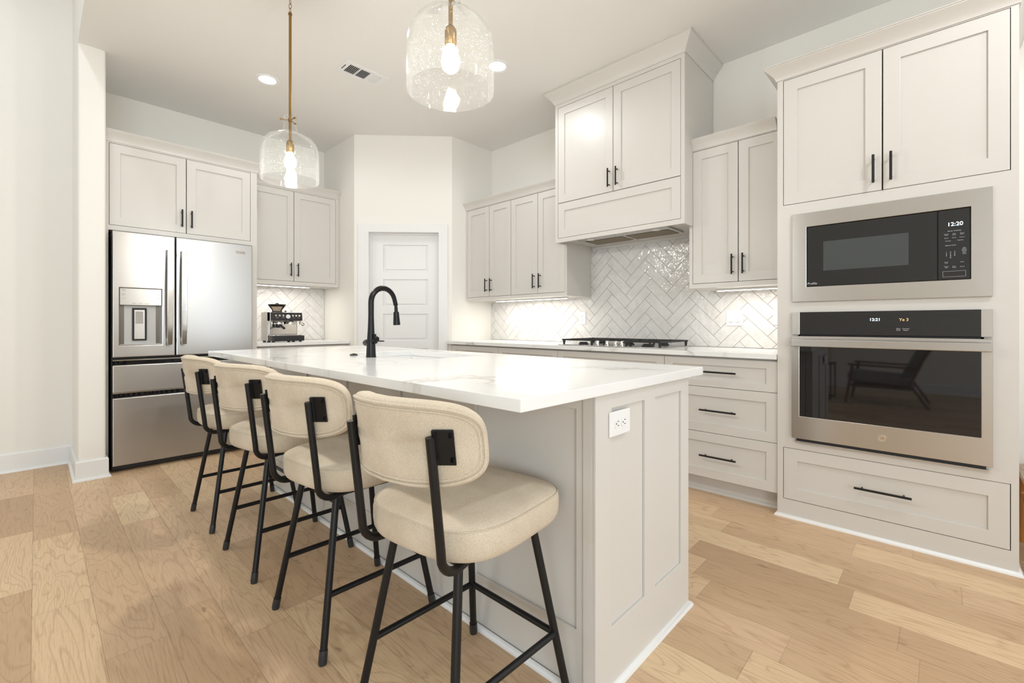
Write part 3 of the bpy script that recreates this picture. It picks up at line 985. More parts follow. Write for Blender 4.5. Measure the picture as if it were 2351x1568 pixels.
# ------------------------------------------------------------------ outlets and switches
def outlet(F, u, v, label, group='outlets', horizontal=False, w=0.0097, switch=False, name='outlet', wide=0.072, hgt=0.116):
    e = empty(name, F.pt(u, v, w), label, 'outlet' if not switch else 'light switch', group)
    hu, hv = (hgt / 2, wide / 2) if horizontal else (wide / 2, hgt / 2)
    MB().fbox(F, u - hu, u + hu, v - hv, v + hv, w + .0001, w + 0.006).build('cover_plate', M['plastic_white'], e, bevel=0.003)
    if switch:
        for d in (-0.023, 0.023):
            MB().poly(F, [(u + d - .0165, v - .033), (u + d + .0165, v - .033), (u + d + .0165, v + .033), (u + d - .0165, v + .033)], w + .0062, w + .010).build('rocker', M['plastic_white'], e, bevel=0.002)
            MB().fbox(F, u + d - .012, u + d + .012, v - .0315, v - .0285, w + .0101, w + .0108).build('slot', simple('grey_slot', (0.45, 0.42, 0.38, 1), 0.5), e)
    else:
        for d in (-0.0195, 0.0195):
            du, dv_ = (d, 0) if horizontal else (0, d)
            rc = MB()
            pts = []
            for k_ in range(24):
                a = 2 * PI * k_ / 24
                x = max(-.0135, min(.0135, .0172 * math.cos(a)))
                y = .0165 * math.sin(a)
                pts.append((u + du + (y if horizontal else x), v + dv_ + (x if horizontal else y)))
            rc.poly(F, pts, w + .0062, w + .0078)
            rco = rc.build('socket', M['plastic_white'], e)
            sl = MB()
            for q in (-.0063, .0063):
                if horizontal:
                    sl.fbox(F, u + du - .001, u + du + .007, v + q - .0011, v + q + .0011, w + .0079, w + .0081)
                else:
                    sl.fbox(F, u + q - .0011, u + q + .0011, v + dv_ - .001, v + dv_ + .007, w + .0079, w + .0081)
            gx, gy = (u + du - .0075, v) if horizontal else (u, v + dv_ - .0075)
            sl.fbox(F, gx - .0022, gx + .0022, gy - .0022, gy + .0022, w + .0079, w + .0081)
            sl.build('slot', M['slot'], rco)
    return e
outlet(FRW, 2.446, 1.143, 'white wall outlet on the tiles just left of the cooktop')
outlet(FRW, 3.267, 1.118, 'white wall outlet on the bright tiles nearest the pantry corner')
outlet(FRW, 0.816, 1.137, 'white wall outlet on the tiles half hidden by the oven tower')
outlet(FRW, 1.105, 1.132, 'white double rocker switch on the tiles right of the cooktop', None, switch=True, name='light_switch', wide=0.118)

# under-cabinet light strips
def strip(F, u0, u1, v, w, label, power):
    e = empty('under_cabinet_light', F.pt((u0 + u1) / 2, v, w), label, 'light', 'under-cabinet lights')
    MB().fbox(F, u0, u1, v - 0.014, v - 0.001, w - 0.03, w).build('housing', M['plastic_white'], e, bevel=0.002)
    MB().fbox(F, u0 + .004, u1 - .004, v - 0.0165, v - 0.0142, w - 0.026, w - 0.004).build('diffuser', M['strip'], e)
    c = F.pt((u0 + u1) / 2, v - 0.02, w - 0.015)
    lgt = area_light('strip_light', c, (0, 0, -1), u1 - u0, 0.02, power, (1.0, 0.96, 0.90), e)
    if abs(F.U.y) > 0.5:
        lgt.rotation_euler = (0, 0, PI / 2)
    else:
        lgt.rotation_euler = (0, 0, 0)
    return e
strip(FU, 0.72, 1.16, 1.334, -0.16, 'lit light strip under the wall cabinet between hood and oven tower', 1.2)
strip(FU, 2.48, 3.40, 1.334, -0.16, 'long lit light strip under the wall cabinets left of the hood', 2.6)

# ------------------------------------------------------------------ fridge wall: fridge, cabinet over it, espresso station
FR = YF(4.354)
fr = empty('refrigerator', (0.84, 4.7, 0), 'stainless french-door refrigerator with ice dispenser', 'refrigerator')
fx0, fx1, fs = 0.380, 1.2994, 0.7545
MB().box(fx0 - 0.012 + .012, fx1 - 0.004, 4.415, 5.04, 0.035, 1.752).build('body', M['plastic_black'], fr, bevel=0.003)
MB().box(fx0 + .002, fx1 - .004, 4.4095, 4.4145, 0.012, 1.765).build('door_gasket', M['slot'], fr)
for x in (fx0 + .04, fx1 - .06):
    MB().lathe([(0.016, 0), (0.016, .034), (0, .035)], (x, 4.44, 0.0), 12).build('foot', M['slot'], fr)
    MB().lathe([(0.016, 0), (0.016, .034), (0, .035)], (x, 4.95, 0.0), 12).build('foot', M['slot'], fr)
dz0, dz1 = 0.842, 1.767
du0, du1, dpz0, dpz1 = 0.421, 0.668, 0.930, 1.352
ld = MB().rects(FR, fx0 + .002, fs - .004, dz0, dz1, [(du0, du1, dpz0, dpz1)], -0.055, 0).build('door', M['steel_fridge'], fr, bevel=0.006, seg=3, uv=True)
rd = MB().fbox(FR, fs + .004, fx1 - .002, dz0, dz1, -0.055, 0).build('door', M['steel_fridge'], fr, bevel=0.006, seg=3, uv=True)
# dispenser in the left door
dsp = MB().fbox(FR, du0 + .001, du1 - .001, 1.226, dpz1 - .001, -0.05, 0.001).build('dispenser_panel', M['steel_light'], ld, bevel=0.003, uv=True)
rc = MB().fbox(FR, du0, du1, dpz0, 1.226, -0.054, -0.050).build('dispenser_recess', simple('grey_recess', (0.50, 0.49, 0.47, 1), 0.35, 0.3), ld)
for sgn, ue in ((1, du0), (-1, du1)):
    mb = MB()
    mb.poly(FR, [(ue, dpz0), (ue + sgn * .03, dpz0), (ue + sgn * .03, 1.226), (ue, 1.226)], -0.05, -0.047)
    mb.build('dispenser_wall', simple('dark_steel', (0.16, 0.145, 0.13, 1), 0.3, 1.0), ld)
MB().fbox(FR, du0 + .001, du1 - .001, dpz0 + .001, dpz0 + .006, -0.049, -0.002).build('drip_tray', M['steel_light'], ld, uv=True)
um = (du0 + du1) / 2 - 0.005
MB().rects(FR, um - .043, um + .043, 0.962, 1.207, [(um - .034, um + .034, 0.971, 1.196)], -0.046, -0.036).build('dispenser_surround', M['plastic_black'], ld, bevel=0.004)
MB().fbox(FR, um - .033, um + .033, 0.972, 1.195, -0.046, -0.034).build('dispenser_paddle', M['steel_light'], ld, bevel=0.004, uv=True)
MB().fbox(FR, um - .024, um + .020, 1.09, 1.18, -0.0338, -0.0325).build('paddle_pad', simple('grey_pad', (0.42, 0.39, 0.36, 1), 0.4), ld)
for u, v, s_ in ((du0 + .022, 1.337, 'Rapid\nFreeze'), (du0 + .022, 1.305, 'Water\nFilter'), (du0 + .022, 1.275, 'Lock'), (du1 - .022, 1.335, 'Light'), (du1 - .022, 1.308, 'Alarm'), (du1 - .022, 1.283, 'Options')):
    text('lettering', s_, FR, u, v, 0.0014, 0.0085, M['text_dark'], ld)
text('lettering', 'Water   Cubes   Crush', FR, um, 1.240, 0.0014, 0.0105, M['text_dark'], ld)
# handles
def fridge_handle(u0, parent):
    mb = MB()
    N = 14
    z0, z1 = 0.928, 1.664
    q = []
    for i in range(N + 1):
        t = i / N
        z = z0 + (z1 - z0) * t
        bow = math.sin(PI * t)
        hw = 0.016 + 0.003 * bow
        out = 0.040 + 0.022 * bow
        q.append([FR.pt(u0 - hw, z, out - .016), FR.pt(u0 + hw, z, out - .016), FR.pt(u0 + hw, z, out), FR.pt(u0 - hw, z, out)])
    n = len(mb.v)
    for r_ in q:
        mb.v += r_
    for i in range(N):
        for k_ in range(4):
            mb.f.append((n + i * 4 + k_, n + i * 4 + (k_ + 1) % 4, n + i * 4 + 4 + (k_ + 1) % 4, n + i * 4 + 4 + k_))
    mb.f += [(n, n + 1, n + 2, n + 3), (n + N * 4, n + N * 4 + 1, n + N * 4 + 2, n + N * 4 + 3)]
    for z in (z0 + 0.02, z1 - 0.05):
        mb.fbox(FR, u0 - .012, u0 + .012, z, z + .03, 0.0005, 0.032)
    return mb.build('handle', M['chrome_soft'], parent, bevel=0.003, uv=True)
M['chrome_soft'] = stainless('polished_stainless', (0.62, 0.60, 0.57, 1), 0.16, 0.5)
fridge_handle(0.712, ld)
fridge_handle(0.803, rd)
bg = MB().fbox(FR, 1.170, 1.243, 1.684, 1.710, 0.0005, 0.003).build('badge', M['chrome'], rd, bevel=0.001)
text('lettering', 'FRIGIDAIRE', FR, 1.2065, 1.697, 0.0032, 0.0125, M['text_dark'], rd)
for z0, z1 in ((0.583, 0.785), (0.050, 0.545)):
    o = MB()
    o.fbox(FR, fx0 + .002, fx1 - .002, z0, z1, -0.055, 0)
    od = o.build('drawer', M['steel_fridge'], fr, bevel=0.006, seg=3, uv=True)
    MB().fbox(FR, fx0 + .004, fx1 - .004, z1 + 0.0005, z1 + 0.035, -0.05, -0.03).build('handle_recess', M['glass_black'], od)
    MB().fbox(FR, fx0 + .004, fx1 - .004, z1 + 0.031, z1 + 0.040, -0.03, -0.010).build('handle_lip', M['chrome'], od)

# cabinet over the fridge with its side panels
YC = 4.43
FC = YF(YC)
fc = empty('fridge_cabinet', (0.84, YC + 0.32, 0), 'greige cabinet enclosing the refrigerator with two doors above it', 'cabinet')
c0, c1 = 0.3475, 1.357
mb = MB().rects(FC, c0, c1, 1.780, 2.436, [(0.369, 1.305, 1.816, 2.420)], -0.02, 0)
carcass(mb, FC, c0, c1, 1.780, 2.436, 0.648)
mb.fbox(FC, c0, 0.366, 0.0, 1.780, -0.648, 0).fbox(FC, 1.318, c1, 0.0, 1.780, -0.648, 0)
mb.build('body', M['paint_cab'], fc)
dark_back(FC, fc, 0.369, 1.305, 1.816, 2.420)
inset_front('door', FC, fc, 0.369, 0.838, 1.816, 2.420, (0.806, 1.932, 0.138, True), 0.062)
inset_front('door', FC, fc, 0.838, 1.305, 1.816, 2.420, (0.870, 1.931, 0.138, True), 0.062)
MB().sweep([(c0, YC), (c1, YC), (c1, YC + 0.21)], crown_prof(0.05, 2.430, 2.507), -1).build('crown_molding', M['paint_cab'], fc, smooth=True, angle=30)

# espresso station
YU = 4.71
FCU = YF(YU)
depC = YB - YU - 0.003
upper('greige wall cabinet over the espresso machine, right of the refrigerator', 1.3585, 2.249, (1.379, 2.212, 1.513, 2.415), [(1.379, 1.781), (1.781, 2.212)],
      v0=1.480, v1=2.436, F=FCU, dep=depC, crown=(0.046, 2.428, 2.500), cpath=[(1.41, YU), (2.249, YU)], handles=(1.745, 1.812), cside=-1)
strip(FCU, 1.42, 1.98, 1.480, -0.10, 'lit light strip under the cabinet over the espresso machine', 1.9)
FCB = YF(4.50)
r = empty('base_cabinet', (1.8, 4.8, 0), 'greige base cabinet under the espresso machine counter', 'cabinet', 'base cabinets')
MB().fbox(FCB, 1.3585, 2.249, 0.108, 0.882, -0.58, -0.023).fbox(FCB, 1.3585, 2.249, 0.0, 0.108, -0.58, -0.085).build('body', M['paint_cab'], r)
MB().shaker(FCB, 1.375, 2.205, 0.691, 0.870, 0.058, rail_v=0.045).build('drawer', M['paint_cab'], r, bevel=0.0012)
for a, b, hu in ((1.375, 1.789, 1.75), (1.792, 2.205, 1.83)):
    o = MB().shaker(FCB, a, b, 0.1155, 0.6875, 0.058).build('door', M['paint_cab'], r, bevel=0.0012)
    bar_handle(FCB, hu, 0.58, 0.132, o, True)
cc = MB().box(1.3585, 2.249, 4.47, YB - 0.001, 0.8835, 0.914).build('countertop', M['quartz'], bevel=0.002)
tag(cc, 'short white countertop under the espresso machine beside the refrigerator', 'countertop')

# espresso machine
em = empty('espresso_machine', (1.652, 4.67, 0.914), 'stainless and black espresso machine on the short counter', 'coffee machine')
ex0, ex1, ey0, ey1, ez = 1.514, 1.790, 4.52, 4.82, 0.914
FE = YF(ey0)
st = M['steel']
mb = MB().box(ex0, ex1, ey0 + .13, ey1, ez + .012, ez + .285)
mb.box(ex0, ex0 + .006, ey0 + .06, ey0 + .13, ez + .19, ez + .285)
mb.box(ex0, ex1, ey0 + .055, ey0 + .13, ez + .20, ez + .285)
mb.build('body', st, em, bevel=0.006, uv=True)
lab(MB().fbox(FE, ex0 + .012, ex1 - .01, ez + .075, ez + .195, -0.1295, -0.124).build('back_plate', M['chrome'], em, bevel=0.002), 'polished splash plate')
pn = MB()
for x0, x1 in ((ex0 + .002, ex1 + .012),):
    pn.hexa([(x0, ey0 + .03, ez + .205), (x1, ey0 + .03, ez + .205), (x1, ey0 + .13, ez + .205), (x0, ey0 + .13, ez + .205), (x0, ey0 + .042, ez + .283), (x1, ey0 + .042, ez + .283), (x1, ey0 + .13, ez + .283), (x0, ey0 + .13, ez + .283)])
pno = pn.build('control_panel', M['plastic_black'], em, bevel=0.004)
FE2 = YF(ey0 + .036)
for i, (u, v, r_) in enumerate(((.045, .253, .011), (.078, .253, .012), (.110, .253, .011), (.155, .243, .021), (.198, .253, .011), (.228, .253, .011), (.258, .253, .011))):
    b = MB().lathe([(r_ * .2, .006), (r_ * .8, .006), (r_, .003), (r_, 0)], seg=18)
    b.xform(Matrix.Translation(FE2.pt(ex0 + u, ez + v, -0.002)) @ Vector((0, -1, 0)).to_track_quat('Z', 'Y').to_matrix().to_4x4())
    b.build('gauge' if i == 3 else 'button', M['plastic_white'] if i == 3 else M['chrome'], pno, smooth=True)
for u, s_ in ((.055, 'GRIND'), (.11, 'FILTER'), (.205, '1 CUP'), (.25, '2 CUP')):
    text('lettering', s_, FE2, ex0 + u, ez + .233, 0.003, 0.007, M['text_glow'], pno)
# group head, grinder spout, portafilter
MB().lathe([(0.036, 0), (0.036, .02), (.030, .03), (.030, .04)], (ex0 + .19, ey0 + .08, ez + .172), 24).build('group_head', M['chrome'], em, smooth=True)
MB().lathe([(0.034, 0), (0.034, .02), (.028, .03), (.028, .04)], (ex0 + .085, ey0 + .085, ez + .172), 24).build('grinder_spout', M['chrome'], em, smooth=True)
pf = MB().lathe([(0.020, 0), (0.033, .012), (.033, .034), (0, .034)], (ex0 + .085, ey0 + .085, ez + .138), 24)
pf.tube([(ex0 + .085, ey0 + .055, ez + .155), (ex0 + .087, ey0 - .02, ez + .14), (ex0 + .088, ey0 - .05, ez + .132)], [.009, .012, .010], 12)
pf.build('portafilter', M['plastic_black'], em, smooth=True)
MB().tube([(ex1 + .004, ey0 + .08, ez + .21), (ex1 + .010, ey0 + .07, ez + .185), (ex1 + .022, ey0 + .065, ez + .165), (ex1 + .048, ey0 + .055, ez + .10)], .0038, 10).build('steam_wand', M['chrome'], em, smooth=True)
ring = [(ex1 + .026 + .012 * math.cos(a), ey0 + .062, ez + .17 + .012 * math.sin(a)) for a in [i * PI / 8 for i in range(16)]]
MB().tube(ring, .003, 8, closed=True).build('wand_grip', M['plastic_black'], em, smooth=True)
kn_ = MB().lathe([(0, .02), (.013, .02), (.015, .016), (.015, 0)], seg=20)
kn_.xform(Matrix.Translation((ex1 - .004, ey0 + .044, ez + .182)) @ Vector((0, -1, 0)).to_track_quat('Z', 'Y').to_matrix().to_4x4())
kn_.build('steam_knob', M['chrome'], em, smooth=True)
MB().box(ex0 + .004, ex1 + .02, ey0, ey0 + .1295, ez + .010, ez + .062).build('drip_tray', M['plastic_black'], em, bevel=0.008)
MB().box(ex0 + .012, ex1 - .006, ey0 + .008, ey0 + .122, ez + .0622, ez + .068).build('drip_grid', M['chrome'], em, bevel=0.002)
hp_ = MB().lathe([(.042, 0), (.045, .012), (.074, .05), (.076, .056)], (ex0 + .10, ey0 + .17, ez + .298), 28)
hp_.build('hopper', clear_glass('smoked_hopper', (0.55, 0.50, 0.44, 1)), em, smooth=True)
MB().lathe([(.046, 0), (.046, .012), (.040, .014)], (ex0 + .10, ey0 + .17, ez + .285), 24).build('hopper_collar', M['plastic_black'], em, smooth=True)
MB().lathe([(.0, 0), (.072, 0), (.072, .006), (.0, .006)], (ex0 + .10, ey0 + .17, ez + .344), 24).build('hopper_beans', simple('coffee_beans', (0.05, 0.025, 0.012, 1), 0.5), em)
MB().lathe([(.077, 0), (.079, .004), (.079, .009), (.02, .012), (.012, .022), (0, .022)], (ex0 + .10, ey0 + .17, ez + .354), 28).build('hopper_lid', M['plastic_black'], em, smooth=True)
MB().lathe([(.032, 0), (.036, .004), (.036, .018), (.030, .022), (0, .022)], (ex0 + .205, ey0 + .18, ez + .285), 24).build('tamper', M['chrome'], em, smooth=True)
for x in (ex0 + .02, ex1 - .03):
    for y in (ey0 + .15, ey1 - .03):
        MB().lathe([(.014, 0), (.014, .012), (0, .0125)], (x, y, ez + .0003), 14).build('foot', M['rubber'], em)
for x in (ex0 + .02, ex1 - .01):
    MB().lathe([(.012, 0), (.012, .010), (0, .0102)], (x, ey0 + .03, ez + .0003), 14).build('foot', M['rubber'], em)

# ------------------------------------------------------------------ island
ix0, ix1, iy0, iy1 = 0.7613, 1.8466, 0.6966, 3.4195
bx0, bx1, by0, by1 = 1.090, 1.736, 0.711, 3.395
isl = empty('kitchen_island', (1.41, 2.05, 0), 'long greige panelled kitchen island base under the white top', 'island')
FI = XF(bx0 + 0.006)     # seat side
FIE = YF(by0)            # end facing the camera
# end panel slab 44 mm thick
ep = MB().shaker(FIE, bx0, bx1, 0.001, 0.8815, 0.0, 0.02)
ep = MB()
r0, r1 = 0.186, 0.836
ep.rects(FIE, bx0, bx1, 0.001, 0.8815, [(bx0 + 0.087, 1.3835, r0, r1), (1.456, bx1 - 0.066, r0, r1)], -0.009, 0)
ep.fbox(FIE, bx0, bx1, 0.001, 0.8815, -0.044, -0.009)
ep.build('end_panel', M['paint_cab'], isl, bevel=0.0015)
MB().box(bx0, bx1, by1 - 0.044, by1, 0.001, 0.8815).build('end_panel', M['paint_cab'], isl, bevel=0.0015)
n_sp = [0.755, 1.235, 1.727, 2.225, 2.72, by1 - 0.044]
pm = MB()
ops = []
for i in range(5):
    a, b = n_sp[i], n_sp[i + 1]
    ops.append((a + 0.028 if i == 0 else a + 0.004, b - 0.004 if i < 4 else b - 0.03, 0.186, 0.80))
ops = [(0.783, 1.2225, .186, .836), (1.2385, 1.7185, .186, .836), (1.7345, 2.2165, .186, .836), (2.2325, 2.712, .186, .836), (2.728, 3.32, .186, .836)]
pm.rects(FI, 0.755, by1 - 0.044, 0.001, 0.8815, ops, -0.009, 0)
pm.fbox(FI, 0.755, by1 - 0.044, 0.001, 0.8815, -0.02, -0.009)
pm.build('seat_side_panel', M['paint_cab'], isl, bevel=0.0012)
FIW = Face((bx1, 0, 0), (0, 1, 0), (1, 0, 0))
cb = MB().box(bx0 + 0.027, bx1 - 0.022, 0.756, by1 - 0.045, 0.10, 0.70)
cb.build('body', M['paint_cab'], isl)
wy = [0.756, 1.2, 1.75, 2.55, 3.0, by1 - 0.045]
for i in range(5):
    o = MB().shaker(FIW, wy[i] + .002, wy[i + 1] - .002, 0.11, 0.875, 0.058).build('door', M['paint_cab'], isl, bevel=0.0012)
    bar_handle(FIW, wy[i + 1] - 0.05 if i % 2 == 0 else wy[i] + 0.05, 0.78, 0.132, o, True)
MB().sweep([(bx1, by1), (bx0, by1), (bx0, by0), (bx1, by0), (bx1, by0 + 0.05)], SH, -1).xform(Matrix()).build('shoe_molding', M['paint_trim'], isl, smooth=True)

# island worktop with sink cut-out
sx0, sx1, sy0, sy1 = 1.285, 1.690, 1.835, 2.515
def rounded(x0, x1, y0, y1, r, n=5):
    out = []
    for cx_, cy_, a0 in ((x1 - r, y1 - r, 0), (x0 + r, y1 - r, 90), (x0 + r, y0 + r, 180), (x1 - r, y0 + r, 270)):
        for i in range(n + 1):
            a = math.radians(a0 + 90 * i / n)
            out.append((cx_ + r * math.cos(a), cy_ + r * math.sin(a)))
    return out
def ring_slab(outer, inner, z0, z1):
    mb = MB()
    m = len(outer)
    for lst, z in ((outer, z1), (inner, z1), (outer, z0), (inner, z0)):
        mb.v += [Vector((x, y, z)) for x, y in lst]
    for i in range(m):
        j = (i + 1) % m
        mb.f += [(i, j, m + j, m + i), (2 * m + i, 3 * m + i, 3 * m + j, 2 * m + j), (i, 2 * m + i, 2 * m + j, j), (m + i, m + j, 3 * m + j, 3 * m + i)]
    return mb
top = ring_slab(rounded(ix0, ix1, iy0, iy1, 0.004), rounded(sx0, sx1, sy0, sy1, 0.015), 0.883, 0.914).build('countertop', M['quartz'], bevel=0.002)
tag(top, 'long white veined worktop on the island with the sink cut in', 'countertop')
# undermount sink
sk = empty('kitchen_sink', ((sx0 + sx1) / 2, (sy0 + sy1) / 2, 0.70), 'white undermount sink in the island worktop', 'sink')
o_, i_ = rounded(sx0 - .02, sx1 + .02, sy0 - .02, sy1 + .02, .03), rounded(sx0 - .004, sx1 + .004, sy0 - .004, sy1 + .004, .022)
sb = ring_slab(o_, i_, 0.715, 0.8825)
sb.v += [Vector((x, y, 0.703)) for x, y in o_] + [Vector((x, y, 0.716)) for x, y in i_]
m = len(o_)
sb.f += [tuple(4 * m + i for i in range(m)), tuple(5 * m + i for i in range(m))]
for i in range(m):
    j = (i + 1) % m
    sb.f.append((4 * m + i, 4 * m + j, 5 * m + j, 5 * m + i))
sb.build('basin', M['porcelain'], sk, smooth=True)
MB().lathe([(0.045, 0), (0.045, .003), (0.03, .004), (0.028, .001), (0, .001)], ((sx0 + sx1) / 2, (sy0 + sy1) / 2, 0.7165), 24).build('drain', M['chrome'], sk, smooth=True)

# faucet
fx, fy, fz = 1.200, 2.154, 0.914
fa = empty('kitchen_faucet', (fx, fy, fz), 'matte black gooseneck kitchen faucet beside the island sink', 'faucet')
MB().lathe([(0.0255, 0), (0.0255, .006), (.0245, .01), (.022, .06), (.0165, .15), (.0148, .20), (.0145, .205)], (fx, fy, fz + .0003), 28).build('base', M['black_gloss'], fa, smooth=True)
ang = math.radians(8)
dx, dy = math.cos(ang), math.sin(ang)
R_ = 0.078
pts = [(fx, fy, fz + .205), (fx, fy, fz + .26), (fx, fy, fz + .285)]
for i in range(1, 17):
    a = PI - (PI - 0.30) * i / 16
    pts.append((fx + dx * (R_ + R_ * math.cos(a)), fy + dy * (R_ + R_ * math.cos(a)), fz + .285 + R_ * math.sin(a)))
a = 0.30
td = Vector((dx * math.sin(a), dy * math.sin(a), -math.cos(a)))
e1 = Vector(pts[-1]) + td * 0.035
pts.append(tuple(e1))
rr = [.0145] * 10 + [.0145 - .0003 * i for i in range(len(pts) - 10)]
MB().tube(pts, rr, 20).build('spout', M['black_gloss'], fa, smooth=True)
q0 = e1
dn = Vector((dx * 0.06, dy * 0.06, -1)).normalized()
sh = MB().tube([q0 - dn * .004, q0 + dn * .012, q0 + dn * .014, q0 + dn * .034, q0 + dn * .036, q0 + dn * .106, q0 + dn * .108], [.0085, .0085, .0095, .0095, .0145, .0195, .0175], 22)
sh.build('spray_head', M['black_gloss'], fa, smooth=True)
hd = MB().tube([(fx, fy + .018, fz + .078), (fx, fy + .048, fz + .074), (fx, fy + .058, fz + .072)], [.0175, .0175, .016], 20)
hd.build('valve_body', M['black_gloss'], fa, smooth=True)
hl = MB().tube([(fx + .004, fy - .012, fz + .085), (fx + .006, fy - .034, fz + .085)], [.015, .0145], 18)
hl.tube([(fx + .006, fy - .03, fz + .085), (fx + .05, fy - .045, fz + .083)], [.0035, .003], 10)
hl.tube([(fx + .004, fy - .028, fz + .094), (fx + .004, fy - .036, fz + .12)], [.006, .0055], 12)
hl.build('lever', M['black_gloss'], fa, smooth=True)
asw = MB().lathe([(0.021, 0), (0.021, .004), (.018, .007), (.009, .008), (.009, .010), (0, .0105)], (1.205, 2.35, 0.9143), 24).build('sink_button', M['black'], smooth=True)
tag(asw, 'small round black button on the island worktop left of the faucet', 'button')

outlet(YF(by0), 1.216, 0.789, 'white outlet mounted sideways on the end panel of the island', 'outlets', True, w=0.0002, wide=0.074, hgt=0.118)

# ------------------------------------------------------------------ bar stools
def squircle(a, hx, hy, n):
    c, s_ = math.cos(a), math.sin(a)
    return hx * math.copysign(abs(c) ** (2 / n), c), hy * math.copysign(abs(s_) ** (2 / n), s_)
def make_stool(label):
    r = empty('bar_stool', (0, 0, 0), label, 'bar stool', 'bar stools at the island')
    # seat cushion
    N = 72
    HX, HY = 0.222, 0.222
    rings = [(0.0, .628), (0.25, .628), (0.5, .6265), (0.75, .6225), (0.88, .617), (0.95, .610), (0.985, .602), (1.0, .590), (1.0, .560), (0.99, .542), (0.965, .530), (0.92, .524), (0.6, .522), (0.0, .522)]
    mb = MB()
    for sc_, z in rings:
        for k_ in range(N):
            a = 2 * PI * k_ / N
            n_ = 3.2 if math.cos(a) < 0 else 5.0
            x, y = squircle(a, HX * max(sc_, .001), HY * max(sc_, .001), 2 + (n_ - 2) * min(1, sc_ * 1.2))
            mb.v.append(Vector((x, y, z)))
    for i in range(len(rings) - 1):
        for k_ in range(N):
            k2 = (k_ + 1) % N
            mb.f.append((i * N + k_, i * N + k2, (i + 1) * N + k2, (i + 1) * N + k_))
    seat = mb.build('seat', M['fabric'], r, smooth=True, local=True, angle=80)
    loop = []
    for k_ in range(N):
        a = 2 * PI * k_ / N
        n_ = 3.2 if math.cos(a) < 0 else 5.0
        x, y = squircle(a, HX * .986, HY * .986, n_)
        loop.append((x, y, .6035))
    MB().tube(loop, .0016, 6, closed=True).build('seam', M['fabric'], seat, smooth=True, local=True)
    # backrest: curved padded panel
    HW, HH, TH, RB = 0.252, 0.104, 0.024, 0.25
    ZB, XB0 = 0.812, -0.270
    def bend(u, v, w):
        ph = u / RB
        z = ZB + v
        return Vector((XB0 + RB * (1 - math.cos(ph)) + w * math.cos(ph) - 0.13 * v, RB * math.sin(ph) - w * math.sin(ph), z))
    prof = [(0.0, -1.0), (0.4, -1.0), (0.75, -0.99), (0.88, -0.95), (0.90, -0.90), (0.92, -0.92), (0.96, -0.78), (0.99, -0.45), (1.0, 0.0), (0.995, 0.6), (0.97, 1.05), (0.92, 1.35), (0.8, 1.55), (0.4, 1.7), (0.0, 1.72)]
    mb = MB()
    for s_, w in prof:
        for k_ in range(N):
            a = 2 * PI * k_ / N
            # rim inset is the same distance on every side
            u, v = squircle(a, HW, HH, 3.6)
            if s_ > 0.5:
                ins = (1 - s_) * 0.16
                f = 1 - ins / HW, 1 - ins / HH
                u, v = u * f[0], v * f[1]
            else:
                ins = 0.08
                u, v = u * (1 - ins / HW) * s_ * 2, v * (1 - ins / HH) * s_ * 2
            mb.v.append(bend(u, v, w * TH))
    for i in range(len(prof) - 1):
        for k_ in range(N):
            k2 = (k_ + 1) % N
            mb.f.append((i * N + k_, i * N + k2, (i + 1) * N + k2, (i + 1) * N + k_))
    back = mb.build('backrest', M['fabric'], r, smooth=True, local=True, angle=80)
    for ins, rr in ((0.0120, .0040), (0.0215, .0030)):
        loop = []
        for k_ in range(N):
            a = 2 * PI * k_ / N
            u, v = squircle(a, HW, HH, 3.6)
            loop.append(bend(u * (1 - ins / HW), v * (1 - ins / HH), -TH * 0.95))
        MB().tube(loop, rr, 8, closed=True).build('piping', M['fabric'], back, smooth=True, local=True)
    # uprights with brackets
    for sg in (1, -1):
        y = sg * 0.146
        pts = [(-.272, y, .838), (-.262, y, .76), (-.247, y, .64), (-.239, y, .575)]
        for i in range(1, 7):
            a = i / 6 * PI / 2
            pts.append((-.239 + .052 * (1 - math.cos(a)) + .006 * i / 6, y - sg * .004 * i / 6, .562 - .052 * math.sin(a)))
        pts.append((-.10, sg * 0.125, .509))
        up = MB().tube(pts, .0108, 14).build('upright', M['black'], r, smooth=True, local=True)
        u_ = RB * math.asin(0.146 / RB)
        b0 = bend(sg * u_, 0, -TH - .001)
        ang_ = sg * u_ / RB
        br = MB()
        for (ua, ub, va, vb, wa, wb_) in ((-.022, .022, -.041, .041, -.0005, .004),):
            vs = []
            for vv in (va, vb):
                for (uu, ww) in ((ua, wa), (ub, wa), (ub, wb_), (ua, wb_)):
                    vs.append(bend(sg * u_ + uu, vv, -TH - ww))
            br.hexa(vs)
        p0, p1 = bend(sg * u_, .040, -TH - .003), bend(sg * u_, -.040, -TH - .003)
        xt = -.270
        br.hexa([(p1.x, y - .005, p1.z), (xt + .012, y - .005, p1.z), (xt + .012, y + .005, p1.z), (p1.x, y + .005, p1.z),
                 (p0.x, y - .005, p0.z), (xt + .004, y - .005, p0.z), (xt + .004, y + .005, p0.z), (p0.x, y + .005, p0.z)])
        bro = br.build('bracket', M['black_gloss'], up, bevel=0.003, local=True)
        for vv in (.028, -.028):
            sc_ = MB()
            c = bend(sg * u_ - .014, vv, -TH - .006)
            sc_.lathe([(0, .003), (.005, .0025), (.006, 0), (0, 0)], c, 10, 'X')
            sc_.build('screw', M['black_gloss'], up, smooth=True, local=True)
    # under-seat frame
    uf = MB()
    uf.box(-.11, .11, -.11, .11, .505, .5215)
    q = .137
    for a, b in (((-q, -q), (q, -q)), ((q, -q), (q, q)), ((q, q), (-q, q)), ((-q, q), (-q, -q))):
        uf.tube([(*a, .505), (*b, .505)], .0100, 10)
    uf.build('seat_frame', M['black'], r, smooth=True, local=True, angle=40)
    feet = {}
